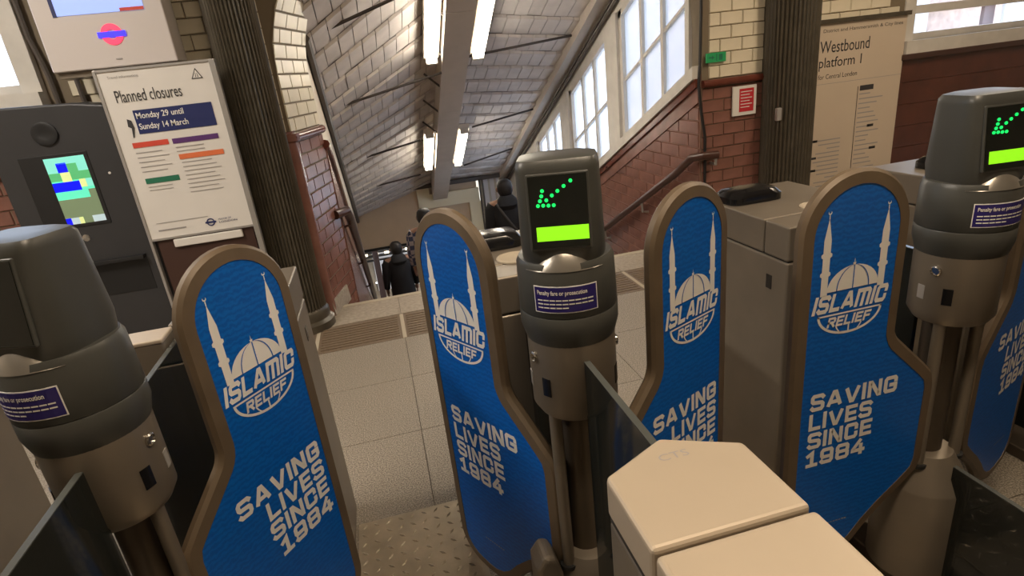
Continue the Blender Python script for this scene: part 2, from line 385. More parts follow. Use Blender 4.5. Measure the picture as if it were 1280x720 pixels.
# splayed reveal of the arch, left
RA = Vector((XL, YW, 0)); RB = Vector((-.345, 4.62, 0))
wall_rev = empty('wall_reveal', (XL, YW, 0)); struct(wall_rev, 'splayed glazed brick reveal at the left of the stair arch', 'wall')
def rev(t_, z, push=0.0):
    p = RA.lerp(RB, t_); d = (RB - RA).normalized(); nrm = Vector((d.y, -d.x, 0))
    sh = 0 if z < 1.62 else arch_z(0, 1, 0) * 0
    hx = 0
    if z > 1.62:
        q = min(1, (z - 1.62) / 1.15); hx = (XR - XL) / 2 * (1 - math.sqrt(max(0, 1 - q * q)))
    return Vector((p.x + hx, p.y, z)) + nrm * push - RA
mb = MB()
zs_ = [-.4 + .2 * i for i in range(16)]
for i in range(len(zs_) - 1):
    a, b_ = zs_[i], zs_[i + 1]
    mb.hexa([rev(0, a, -.2), rev(0, a), rev(1, a), rev(1, a, -.2), rev(0, b_, -.2), rev(0, b_), rev(1, b_), rev(1, b_, -.2)])
mb.build('reveal_core', 'mortar', wall_rev)
def rev_brick(t0, t1, z0, z1, material):
    g = .0022; d = (RB - RA).length; ta, tb = t0 + g / d, t1 - g / d; a, b_ = z0 + g, z1 - g; e = .005; te = e / d
    mb = MB(); mb.hexa([rev(ta, a, -.01), rev(ta + te, a + e, .008), rev(tb - te, a + e, .008), rev(tb, a, -.01), rev(ta, b_, -.01), rev(ta + te, b_ - e, .008), rev(tb - te, b_ - e, .008), rev(tb, b_, -.01)])
    mb.build('brick', material, wall_rev)
for j in range(13):
    z0 = DADO + .03 + j * BH
    for t0, t1 in ([(.0, .34), (.34, .68), (.68, 1)] if j % 2 else [(.0, .17), (.17, .51), (.51, .85), (.85, 1)]): rev_brick(t0, t1, z0, z0 + BH, 'white_brick')
for j in range(16):
    z0 = DADO - .03 - (j + 1) * BH
    for t0, t1 in ([(.0, .34), (.34, .68), (.68, 1)] if j % 2 else [(.0, .17), (.17, .51), (.51, .85), (.85, 1)]): rev_brick(t0, t1, z0, z0 + BH, 'red_brick')
mb = MB(); mb.tube([tuple(rev(t_, DADO, .012)) for t_ in (-.03, .5, 1.0)], .03, 10); mb.build('dado_moulding', 'dado', wall_rev, True)
mb = MB(); mb.hexa([rev(-.02, -.02, 0), rev(-.02, -.02, .03), rev(.62, -.02, .03), rev(.62, -.02, 0), rev(-.02, .1, 0), rev(-.02, .1, .02), rev(.62, .1, .02), rev(.62, .1, 0)])
mb.build('skirting', 'stair_tread', wall_rev)
# rounded red corner pier
mb = MB(); mb.lathe([(.055, 0), (.055, DADO - .03), (.075, DADO - .02), (.075, DADO + .025), (.05, DADO + .03), (.05, DADO + .04)], (0, 0), 20)
mb.build('corner_bullnose', 'red_brick', wall_rev, True, loc=(-.025, .02, 0))

# ---------------------------------------------------------------- stairwell
stairs = empty('stair_flight', (1, Y0, 0)); struct(stairs, 'flight of steps going down behind the gates', 'stairs')
NS = 21
st = MB(); st.box((-1.6, 0, -.155), (XS - 1, .302, 0)); st_me = st.mesh('step'); st_me.materials.append(MATS['stair_tread'])
for i in range(NS): link('step', st_me, stairs, loc=(0, i * .3, -(i + 1) * .15))
YE = 10.65 * KB; ZL = SZ(Y0 + NS * .3)
mb = MB(); mb.box((-1.2, Y0 + NS * .3 - .05, ZL - .2), (4, YE + 3.2, ZL)); struct(mb.build('floor_lower', 'stair_tread'), 'lower landing floor at the foot of the stairs', 'floor')
def lx(y): return (-.33 - .031 * (y / KB - 4.45)) * KB
def lez(y): return H + KB * (1.82 - .42 * (y / KB - 4.63) - H)         # left eave height
def rez(y): return H + KB * (1.993 - .453 * (y / KB - 5.55) - H)        # right eave height
def bmx(y): return KB * (.9 + .0225 * (y / KB - 5.05))
def bmz(y): return H + KB * (2.05 - .474 * (y / KB - 5.05) - H)        # underside of ridge beam
def rgz(y): return bmz(y) + .37
YS = 4.3
# left stair wall
def lcap(y): return H + KB * (1.22 - .5 * (y / KB - 4.3) - H)
mb = MB(); ya, yb = RB.y, YE
mb.hexa([(lx(ya) - .15, ya, -.6), (lx(ya), ya, -.6), (lx(yb), yb, ZL - .1), (lx(yb) - .15, yb, ZL - .1), (lx(ya) - .15, ya, lez(ya) + .1), (lx(ya), ya, lez(ya) + .1), (lx(yb), yb, lez(yb) + .1), (lx(yb) - .15, yb, lez(yb) + .1)])
wsl = struct(mb.build('wall_stair_left', 'cream_paint'), 'cream upper wall along the left of the stairs', 'wall')
mb = MB(); mb.hexa([(lx(ya), ya, -.6), (lx(ya) + .012, ya, -.6), (lx(yb) + .012, yb, ZL), (lx(yb), yb, ZL), (lx(ya), ya, lcap(ya)), (lx(ya) + .012, ya, lcap(ya)), (lx(yb) + .012, yb, lcap(yb)), (lx(yb), yb, lcap(yb))])
mb.build('tiled_dado', 'red_brick', wsl)
mb = MB(); mb.tube([(lx(ya) + .01, ya - .02, lcap(ya)), (lx(yb) + .01, yb, lcap(yb))], .035, 8); mb.build('sloping_capping', 'dado', wsl, True)
mb = MB(); mb.tube([(lx(y) + .03, y, lez(y) + dz) for y, dz in ((ya, -.06), (yb, -.06))], .03, 6); mb.build('eave_pipe', 'pipe', wsl, True)
# left handrail
hr = empty('handrail', (lx(5), 5, SZ(5) + .9)); tag(hr, 'dark handrail descending along the left stair wall', 'handrail')
def hl(p): return (p[0] - hr.location.x, p[1] - hr.location.y, p[2] - hr.location.z)
pts = [(lx(4.62) - .02, 4.5, .62), (lx(4.62) + .06, 4.62, .62), (lx(5) + .07, 4.9, .50)] + [(lx(y) + .07, y, .50 - .5 * (y - 4.9)) for y in (6, 8, 10)]
mb = MB(); mb.tube([hl(p) for p in pts], .035, 10); mb.build('rail', 'rail_brown', hr, True)
for y in (4.85, 6.4, 8):
    z = .52 - .5 * (y - 4.9); mb = MB(); mb.tube([hl((lx(y), y, z - .1)), hl((lx(y) + .06, y, z - .09)), hl((lx(y) + .07, y, z - .02))], .012, 6); mb.build('bracket', 'rail_brown', hr, True)
# right stair wall below the sloping sill
def sill(y): return H + KB * (1.25 - .46 * (y / KB - 4.05) - H)
yA, yB_ = YW + T - .02, YE
mb = MB()
mb.hexa([(XS + .004, YW + .01, -.6), (XS + .2, YW + .01, -.6), (XS + .2, yB_, ZL - .1), (XS + .004, yB_, ZL - .1), (XS + .004, YW + .01, sill(YW)), (XS + .2, YW + .01, sill(YW)), (XS + .2, yB_, sill(yB_)), (XS + .004, yB_, sill(yB_))])
wsr = struct(mb.build('wall_stair_right', 'red_mortar'), 'brown glazed tile wall along the right of the stairs', 'wall')
TL, TH = .3, .1
cnt = 0
for j in range(30):
    z = DADO - .06 - (j + .5) * TH; y = YW + .02 - (TL / 2 if j % 2 else 0)
    while y < 8.2:
        a, b_ = max(y, YW + .02), y + TL; y += TL
        if b_ - a < .03 or z + TH / 2 > sill(b_) - .0 or z < SZ(a) - .15: continue
        k = ('t', round(b_ - a, 3))
        if k not in brick_me:
            g = .003; l = b_ - a; t_ = MB(); t_.add([(0, g, -TH / 2 + g), (0, l - g, -TH / 2 + g), (0, l - g, TH / 2 - g), (0, g, TH / 2 - g), (-.007, g + .004, -TH / 2 + g + .004), (-.007, l - g - .004, -TH / 2 + g + .004), (-.007, l - g - .004, TH / 2 - g - .004), (-.007, g + .004, TH / 2 - g - .004)],
               [(0, 3, 2, 1), (4, 5, 6, 7), (0, 1, 5, 4), (1, 2, 6, 5), (2, 3, 7, 6), (3, 0, 4, 7)]); me = t_.mesh('wall_tile'); me.materials.append(MATS['red_brick']); brick_me[k] = me
        link('wall_tile', brick_me[k], wsr, loc=(XS + .004, a, z)); cnt += 1
mb = MB(); mb.hexa([(XS - .012, YW + .02, sill(YW) - .2), (XS + .01, YW + .02, sill(YW) - .2), (XS + .01, yB_, sill(yB_) - .2), (XS - .012, yB_, sill(yB_) - .2), (XS - .012, YW + .02, sill(YW) - .09), (XS + .01, YW + .02, sill(YW) - .09), (XS + .01, yB_, sill(yB_) - .09), (XS - .012, yB_, sill(yB_) - .09)])
mb.build('sloping_tile_course', 'red_brick', wsr)
mb = MB(); mb.hexa([(XS - .03, YW + .02, sill(YW) - .09), (XS + .05, YW + .02, sill(YW) - .09), (XS + .05, yB_, sill(yB_) - .09), (XS - .03, yB_, sill(yB_) - .09), (XS - .03, YW + .02, sill(YW) - .03), (XS + .05, YW + .02, sill(YW) - .03), (XS + .05, yB_, sill(yB_) - .03), (XS - .03, yB_, sill(yB_) - .03)])
mb.build('sill_moulding', 'dado', wsr)
mb = MB(); mb.hexa([(XS - .05, YW + .03, sill(YW) - .03), (XS + .14, YW + .03, sill(YW) - .03), (XS + .14, yB_, sill(yB_) - .03), (XS - .05, yB_, sill(yB_) - .03), (XS - .05, YW + .03, sill(YW) + .06), (XS + .14, YW + .03, sill(YW) + .06), (XS + .14, yB_, sill(yB_) + .06), (XS - .05, yB_, sill(yB_) + .06)])
mb.build('window_board', 'frame_paint', wsr)
mb = MB(); mb.hexa([(XS - .014, Y0 - .3, -.01), (XS + .01, Y0 - .3, -.01), (XS + .01, 9.5, SZ(9.5) + .0), (XS - .014, 9.5, SZ(9.5)), (XS - .014, Y0 - .3, .16), (XS + .01, Y0 - .3, .16), (XS + .01, 9.5, SZ(9.5) + .25), (XS - .014, 9.5, SZ(9.5) + .25)])
mb.build('string_board', 'stair_tread', wsr)
# upper wall strip between window heads and eave
def whd(y): return sill(y) + 1.17 * KB
mb = MB(); mb.hexa([(XS, YW + T, whd(YW + T)), (XS + .12, YW + T, whd(YW + T)), (XS + .12, yB_, whd(yB_)), (XS, yB_, whd(yB_)), (XS, YW + T, rez(YW + T) + .3), (XS + .12, YW + T, rez(YW + T) + .3), (XS + .12, yB_, rez(yB_) + .3), (XS, yB_, rez(yB_) + .3)])
mb.build('window_head', 'frame_paint', wsr)
mb = MB(); mb.hexa([(XS - .16, YW + T, rez(YW + T) - .1), (XS - .02, YW + T, rez(YW + T) - .1), (XS - .02, yB_, rez(yB_) - .1), (XS - .16, yB_, rez(yB_) - .1), (XS - .16, YW + T, rez(YW + T) + .05), (XS - .02, YW + T, rez(YW + T) + .05), (XS - .02, yB_, rez(yB_) + .05), (XS - .16, yB_, rez(yB_) + .05)])
mb.build('eave_beam', 'beam_paint', wsr)
for dx, dz in ((-.04, -.14), (-.03, -.19)):
    mb = MB(); mb.tube([(XS + dx, YW + T, rez(YW + T) + dz), (XS + dx, yB_, rez(yB_) + dz)], .016, 6); mb.build('conduit', 'pipe', wsr, True)
# sloping windows, three panes wide and two high in each bay
def yz_bar(mb, ya, yb, fa, fb, x0, x1):     # strip between ya..yb, from fa(y) to fb(y)
    mb.hexa([(x0, ya, fa(ya)), (x1, ya, fa(ya)), (x1, yb, fa(yb)), (x0, yb, fa(yb)), (x0, ya, fb(ya)), (x1, ya, fb(ya)), (x1, yb, fb(yb)), (x0, yb, fb(yb))])
bays = [(4.06, 5.27), (5.55, 6.74), (7.06, 8.25), (8.55, 9.74)]
for k, (a, b_) in enumerate(bays):
    a, b_ = a * KB, b_ * KB; lo = lambda y: sill(y) + .06; hi = whd; mid = lambda y: sill(y) + .60
    wn = empty('window_%d' % (k + 1), (XS, (a + b_) / 2, 0)); struct(wn, ['first', 'second', 'third', 'fourth'][k] + ' sloping stair window counted down from the arch', 'window')
    off = Vector(wn.location)
    def bw(name, fn, material='frame_paint'):
        mb = MB(); fn(mb); mb.v = [tuple(Vector(v) - off) for v in mb.v]; mb.build(name, material, wn)
    bw('bottom_rail', lambda m_: yz_bar(m_, a, b_, lo, lambda y: lo(y) + .05, XS + .0, XS + .07))
    bw('top_rail', lambda m_: yz_bar(m_, a, b_, lambda y: hi(y) - .06, hi, XS + .0, XS + .07))
    for y0_, y1_ in ((a, a + .06), (b_ - .06, b_)): bw('stile', lambda m_: yz_bar(m_, y0_, y1_, lo, hi, XS, XS + .07))
    ws = [a + .06 + (b_ - a - .12) * i / 3 for i in range(4)]
    for y_ in ws[1:3]: bw('glazing_bar', lambda m_: yz_bar(m_, y_ - .022, y_ + .022, lo, hi, XS + .01, XS + .06))
    bw('cross_bar', lambda m_: yz_bar(m_, a, b_, lambda y: mid(y) - .014, lambda y: mid(y) + .014, XS + .015, XS + .055))
    for i in range(3):
        for f0, f1 in ((lo, mid), (mid, hi)): bw('pane', lambda m_: yz_bar(m_, ws[i], ws[i + 1], f0, f1, XS + .033, XS + .037), 'pane_glass')
    # mullion post beyond the bay
    nx_ = bays[k + 1][0] * KB if k < 3 else YE
    mb = MB(); yz_bar(mb, b_, nx_, lambda y: sill(y) + .06, whd, XS - .03, XS + .1); mb.build('mullion_post', 'frame_paint', wsr)
# right handrail
hr = empty('handrail', (XS - .07, 5, .3)); tag(hr, 'brown wooden handrail fixed to the right stair wall below the windows', 'handrail')
zr = lambda y: H + KB * (.70 - .52 * (y / KB - 3.95) - H)
pts = [(XS + .10, YW - .075, .73), (XS - .02, YW - .075, .735), (XS - .06, YW + .02, .715)] + [(XS - .07, y, zr(y)) for y in (4.3, 5.5, 7, 9)]
mb = MB(); mb.tube([hl(p) for p in pts], .03, 10); mb.build('rail', 'rail_brown', hr, True)
for y in (4.95, 5.9, 7.2):
    mb = MB(); mb.tube([hl((XS, y, zr(y) - .12)), hl((XS - .06, y, zr(y) - .11)), hl((XS - .07, y, zr(y) - .02))], .012, 6); mb.build('bracket', 'alum', hr, True)
mb = MB(); mb.tube([hl((XS + .085, YW, .66)), hl((XS + .085, YW - .075, .66)), hl((XS + .085, YW - .075, .72))], .012, 6); mb.build('bracket', 'alum', hr, True)

# ---------------------------------------------------------------- stair roof
roof = empty('ceiling_stair', (1, 6, 3)); struct(roof, 'boarded pitched ceiling sloping down over the stairs', 'ceiling')
def rl(p): return (p[0] - 1, p[1] - 6, p[2] - 3)
def roofpt(side, y, t_, up=0.0):
    if side < 0: e = Vector((lx(y) - .05, y, lez(y))); 
    else: e = Vector((XS + .05, y, rez(y)))
    r_ = Vector((bmx(y), y, rgz(y))); p = e.lerp(r_, t_); p.z += up; return p
ya, yb = YW + T - .02, YE + .02
for side in (-1, 1):
    mb = MB()
    for i in range(12):
        yq, yr = ya + (yb - ya) * i / 12, ya + (yb - ya) * (i + 1) / 12
        mb.hexa([rl(roofpt(side, yy, t_, up)) for up in (.06, .14) for yy, t_ in ((yq, 0), (yq, 1), (yr, 1), (yr, 0))])
    mb.build('roof_deck', 'ceiling_gap', roof)
    rows = 22; dy = (yb - ya) / rows; rest = MB(); made = 0
    for i in range(rows):
        y0_, y1_ = ya + i * dy, ya + (i + 1) * dy - .004
        n = 11; sh = .5 if i % 2 else 0
        for k in range(n + 1):
            t0, t1 = max(0, (k - sh) / n), min(1, (k + 1 - sh) / n)
            if t1 - t0 < .01: continue
            e = .0022; d0, d1 = random.uniform(-.003, .003), 0
            lo0, lo1 = -.032 + d0, .0 + d0       # each board's near edge laps below the next
            P = [roofpt(side, y0_, t0 + e, lo0), roofpt(side, y0_, t1 - e, lo0), roofpt(side, y1_, t1 - e, lo1), roofpt(side, y1_, t0 + e, lo1)]
            Q = [p + Vector((0, 0, .03)) for p in P]
            if made < 148:
                m1 = MB(); m1.hexa([rl(p) for p in P] + [rl(p) for p in Q]); m1.build('ceiling_board', 'ceiling_board', roof); made += 1
            else: rest.hexa([rl(p) for p in P] + [rl(p) for p in Q])
    o = rest.build('far_ceiling_boards', 'ceiling_board', roof); o['kind'] = 'stuff'
# ridge box beam with joints
beam = empty('ridge_beam', (bmx(5), 5, bmz(5))); struct(beam, 'cream boxed ridge beam running down the stair ceiling between the lamps', 'beam')
def be(p): return (p[0] - beam.location.x, p[1] - beam.location.y, p[2] - beam.location.z)
seg = [ya + .0, 5.4, 7.3, 9.0, yb]
for a, b_ in zip(seg, seg[1:]):
    a += .006; mb = MB(); W = .135
    mb.hexa([be((bmx(a) - W, a, bmz(a))), be((bmx(a) + W, a, bmz(a))), be((bmx(b_) + W, b_, bmz(b_))), be((bmx(b_) - W, b_, bmz(b_))),
             be((bmx(a) - W, a, bmz(a) + .4)), be((bmx(a) + W, a, bmz(a) + .4)), be((bmx(b_) + W, b_, bmz(b_) + .4)), be((bmx(b_) - W, b_, bmz(b_) + .4))])
    mb.build('beam_casing', 'beam_paint', beam)
# tie rods and short struts
def rod(p, q, label, r=.014):
    c = (Vector(p) + Vector(q)) / 2; mb = MB(); mb.tube([Vector(p) - c, Vector(q) - c], r, 6); o = mb.build('tie_rod', 'rod', None, True, loc=c); tag(o, label, 'tie rod', 'iron tie rods under the stair ceiling')
for k, (y, nm) in enumerate(((4.95, 'nearest the arch'), (6.32, 'second from the arch'), (8.1, 'third from the arch'), (9.6, 'nearest the end wall'))):
    zl = lez(y) + .13; zr_ = rez(y) - .06; zb = max(bmz(y) + .06, zr_)
    q = .14 if k == 1 else .36
    rod((lx(y) + .12, y, zl), (bmx(y) - q, y, zl + .55 * (bmz(y) + .15 - zl)), 'thin dark tie rod left of the ridge beam, ' + nm)
    rod((bmx(y) + q, y, bmz(y) + .1), (XS - .12, y, rez(y) - .0), 'thin dark tie rod right of the ridge beam, ' + nm)
mb = MB(); k = 0
for i in range(7):
    y = 4.9 + i * .62
    p = roofpt(-1, y, .80, -.03); q = Vector((bmx(y) - .13, y + .0, bmz(y) + .05)); mb = MB(); mb.tube([be(p), be(q)], .012, 5); mb.build('hanger_strut', 'rod', beam, True)
# fluorescent fittings on the stair
def stair_lamp(side, ya_, yb_, label):
    dx = side * .235; c = Vector((bmx((ya_ + yb_) / 2) + dx, (ya_ + yb_) / 2, bmz((ya_ + yb_) / 2) + .1)); t_ = empty('strip_light', c); tag(t_, label, 'lamp', 'fluorescent strip lights over the stairs')
    def bar(W, z0, z1, a, b_):
        P = []
        for z in (z0, z1):
            P += [Vector((bmx(a) + dx - W, a, bmz(a) + z)), Vector((bmx(a) + dx + W, a, bmz(a) + z)), Vector((bmx(b_) + dx + W, b_, bmz(b_) + z)), Vector((bmx(b_) + dx - W, b_, bmz(b_) + z))]
        m_ = MB(); m_.hexa([p - c for p in P]); return m_
    bar(.075, .06, .12, ya_, yb_).build('housing', 'fitting', t_, bevel=.006)
    bar(.052, -.0, .058, ya_ + .02, yb_ - .02).build('diffuser', 'tube', t_, bevel=.015)
    for a in (ya_, yb_ - .03): bar(.056, -.003, .06, a, a + .03).build('end_cap', 'fitting', t_)
stair_lamp(-1, 4.75, 6.2, 'lit strip light left of the ridge beam, nearer the arch')
stair_lamp(1, 4.75, 6.2, 'lit strip light right of the ridge beam, nearer the arch')
stair_lamp(-1, 8.0, 9.3, 'lit strip light left of the ridge beam, farther down the stairs')
stair_lamp(1, 8.0, 9.3, 'lit strip light right of the ridge beam, farther down the stairs')
# end wall at the foot of the stairs
def E_(x, z): return (KB * x, H + KB * (z - H))
we = empty('wall_stair_end', (1, YE, ZL)); struct(we, 'brown boarded wall hanging across the foot of the stairs', 'wall')
def wbox(name, x0, x1, z0, z1, y0_, y1_, material):
    (a, c), (b_, d) = E_(x0, z0), E_(x1, z1); mb = MB(); mb.box((a - 1, y0_, c - ZL), (b_ - 1, y1_, d - ZL)); return mb.build(name, material, we)
wbox('board', -.75, 1.72, -1.30, .5, .0, .12, 'panel_brown')
wbox('board_upper', 1.0, 1.72, -.45, .4, -.02, .0, 'panel_brown')
wbox('yellow_frame', .62, .84, -.72, -.22, -.05, -.0, 'panel_yellow')
wbox('yellow_frame', .84, 1.75, -.72, -.47, -.05, -.0, 'panel_yellow')
wbox('yellow_frame', 1.55, 1.78, -1.30, -.72, -.05, -.0, 'panel_yellow')
wbox('pale_panel', 1.78, 2.35, -1.5, .4, .0, .1, 'frame_paint')
for i in range(4): wbox('pale_slat', 1.86 + .12 * i, 1.94 + .12 * i, -1.4, -.3, -.02, 0, 'outside_white')
for x in (1.76, 1.82): wbox('pipe', x, x + .025, -1.6, .2, -.08, -.05, 'pipe')
wbox('cable_tray', -.5, 2.3, -.33, -.26, -.16, -.08, 'pipe')
wbox('soffit_beam', -.75, 2.3, -1.34, -1.30, -.04, .3, 'black_matt')
# what shows beneath it
pf = empty('platform_backdrop', (1, YE + 2.6, ZL)); tag(pf, 'white platform hoarding with an added glow, seen below the brown end wall', 'hoarding')
for i in range(6):
    mb = MB(); mb.box((-2.2 + i * .72, 0, 0), (-2.2 + i * .72 + .68, .06, 2.4)); mb.build('hoarding_panel', 'platform_white_glow' if i in (1, 2, 3) else 'hall_paint', pf)
for i in range(3):
    mb = MB(); mb.box((-2.2, -.2 - i * .05, .80 + i * .11), (2.2, -.14, .835 + i * .11)); mb.build('rail', 'black_matt', pf)
for i in range(14):
    mb = MB(); mb.box((-1.9 + i * .24, -.34, .985), (-1.9 + i * .24 + .1, -.3, 1.03)); mb.build('lamp', 'lamp_dot', pf)
pc = MB(); pc.box((-.06, -.06, 0), (.06, .06, 2.1)); o = pc.build('platform_post', 'brown_dark', None, bevel=.01, loc=(-.35, YE + .9, ZL)); tag(o, 'dark post at the foot of the stairs beside the left wall', 'post')
mb = MB(); mb.box((-1.2, YE + .13, -1.2), (4, YE + 3.4, -1.1)); struct(mb.build('ceiling_lower', 'hall_paint'), 'low ceiling beyond the foot of the stairs', 'ceiling')
mb = MB(); mb.box((-1.3, YE, ZL), (-1.2, YE + 3.4, -1.1)); mb.box((4, YE, ZL), (4.1, YE + 3.4, -1.1)); mb.box((-1.3, YE + 3.3, ZL), (4.1, YE + 3.4, -1.1)); struct(mb.build('wall_lower', 'hall_paint'), 'walls of the passage beyond the foot of the stairs', 'wall')

l = empty('added_passage_lamp', (.4, YE + 1.5, -1.2)); tag(l, 'added strip lamp, out of view, brightening the passage beyond the foot of the stairs', 'lamp')  # unseen lamp, added to brighten the panels below the end wall
mb = MB(); mb.box((-.8, -.08, -.07), (.8, .08, 0)); mb.build('housing', 'fitting', l, bevel=.01)
mb = MB(); mb.box((-.78, -.06, -.09), (.78, .06, -.07)); mb.build('diffuser', 'tube', l, bevel=.008)
# ---------------------------------------------------------------- fluted columns
def column(x, y, r, label):
    c = empty('fluted_column', (x, y, 0)); tag(c, label, 'column', 'fluted iron columns against the far wall')
    n = 40; ring = []
    for i in range(n * 4):
        a = 2 * PI * i / (n * 4); rr = r - (.013 if i % 4 in (0,) else (.004 if i % 4 in (1, 3) else 0)); ring.append((rr * math.cos(a), rr * math.sin(a)))
    mb = MB(); mb.rings([[(p, q, z) for p, q in ring] for z in (.14, 3.2)]); mb.build('shaft', 'column', c)
    mb = MB(); mb.lathe([(r + .035, 0), (r + .035, .05), (r + .012, .07), (r + .012, .12), (r - .005, .145)], n=40); mb.build('base', 'column', c, True)
    mb = MB(); mb.lathe([(r - .005, 3.15), (r + .04, 3.2), (r + .04, 3.38)], n=40); mb.build('capital', 'column', c, True)
column(-.645, 3.93, .145, 'dark fluted column left of the stair arch beside the closures poster')
column(3.06, 3.95, .185, 'dark fluted column right of the stair arch beside the line sign')

# ---------------------------------------------------------------- ticket gates
GY = 1.045
def superring(hw, yf, yb, z, n=44, e=4.5):
    r = []
    for i in range(n):
        a = 2 * PI * i / n; c, s = math.cos(a), math.sin(a); px = abs(c) ** (2 / e) * (1 if c >= 0 else -1); py = abs(s) ** (2 / e) * (1 if s >= 0 else -1)
        r.append((px * hw, (yb + yf) / 2 + py * (yb - yf) / 2, z))
    return r
def shade(o):
    for p in o.data.polygons: p.use_smooth = True
    o.data.set_sharp_from_angle(angle=math.radians(38)); return o
def offset_poly(poly, d):
    n = len(poly); out = []
    for i in range(n):
        p0, p1, p2 = Vector(poly[i - 1]), Vector(poly[i]), Vector(poly[(i + 1) % n])
        d1 = (p1 - p0).normalized(); d2 = (p2 - p1).normalized(); n1 = Vector((-d1.y, d1.x)); n2 = Vector((-d2.y, d2.x)); b_ = (n1 + n2)
        b_ = b_ / max(.3, b_.length_squared) * 2 if b_.length > 1e-6 else n1
        out.append(tuple(p1 + b_ * d))
    return out
def arc(cx, cz, r, a0, a1, n):
    return [(cx + r * math.cos(math.radians(a0 + (a1 - a0) * i / n)), cz + r * math.sin(math.radians(a0 + (a1 - a0) * i / n))) for i in range(n + 1)]
def paddle_outline():
    # u outward from the hinge, z up; counter-clockwise
    R_ = .138; c = .278; top = 1.232
    P = arc(c, top - R_, R_, 0, 180, 22)                           # rounded crown
    P += [(c - R_, .865)] + arc(c - R_ - .055, .845, .055, 0, -50, 5)    # inner edge of the blade, then the notch
    P += [(.04, .725), (.012, .695), (.004, .66), (.004, .44), (.014, .405), (.055, .365), (.11, .318), (.155, .272), (.19, .228), (.225, .2), (.265, .186), (.305, .187)]
    P += arc(c + R_ - .10, .290, .10, 290, 360, 8)
    return P
OUT = paddle_outline(); INN = offset_poly(OUT, .031)
MIDO = offset_poly(OUT, .007)
def emblem(mb_w, mb_b, fn, cx):
    fn0 = fn; fn = lambda x, z: fn0(x, z + .012)
    # two minarets
    for s in (-1, 1):
        x = cx + s * .073; zb, zt = .95, 1.138
        pl = [(x - .0085, zb), (x + .0085, zb), (x + .0085, zb + .045), (x + .013, zb + .048), (x + .013, zb + .054), (x + .009, zb + .057), (x + .009, zb + .088), (x + .0135, zb + .091), (x + .0135, zb + .097), (x + .009, zb + .10), (x + .009, zb + .128), (x, zt - .012), (x - .009, zb + .128), (x - .009, zb + .10), (x - .0135, zb + .097), (x - .0135, zb + .091), (x - .009, zb + .088), (x - .009, zb + .057), (x - .013, zb + .054), (x - .013, zb + .048), (x - .0085, zb + .045)]
        flat(mb_w, pl, fn)
        flat(mb_w, [(x - .0012, zt - .014), (x + .0012, zt - .014), (x + .0012, zt - .005), (x - .0012, zt - .005)], fn)
        flat(mb_w, arc(x, zt, .0045, 30, -210, 8) + arc(x, zt + .0015, .003, -210, 30, 8), fn)
    dome = arc(0, 0, 1, 0, 180, 18)
    flat(mb_w, [(cx + .066 * p, .957 + .055 * q) for p, q in dome], fn)
    flat(mb_w, [(cx - .0015, 1.008), (cx + .0015, 1.008), (cx + .004, 1.017), (cx + .001, 1.017), (cx, 1.028), (cx - .001, 1.017), (cx - .004, 1.017)], fn)
    for k in (-.62, 0, .62):                                        # dome ribs
        pts = [(cx + .066 * k * math.cos(a), .957 + .0545 * math.sin(a)) for a in [PI / 2 * i / 8 for i in range(9)]]
        q = [(p[0] - .0013, p[1]) for p in pts] + [(p[0] + .0013, p[1]) for p in pts[::-1]]; flat(mb_b, q, fn)
    block_text(mb_w, 'ISLAMIC', fn, cx - .1, .908, .19, .043, th=.23, gap=.1, slant=.2)
    # globe bowl and its meridians
    bowl = arc(0, 0, 1, 180, 360, 24)
    flat(mb_w, [(cx + .084 * p, .902 + .054 * q) for p, q in bowl] + [(cx + .078 * p, .902 + .048 * q) for p, q in bowl[::-1]], fn)
    rect(mb_w, cx - .084, .8985, cx + .084, .9025, fn)
    block_text(mb_w, 'RELIEF', fn, cx - .058, .870, .112, .0245, th=.22, gap=.12, slant=.2)
    for k in (-.5, 0, .5):
        pts = [(cx + .078 * k * (.35 + .65 * math.cos(a)) * 1.0, .902 - .05 * math.sin(a)) for a in [math.radians(40 + 50 * i / 6) for i in range(7)]]
        flat(mb_w, [(p[0] - .0018, p[1]) for p in pts] + [(p[0] + .0018, p[1]) for p in pts[::-1]], fn)
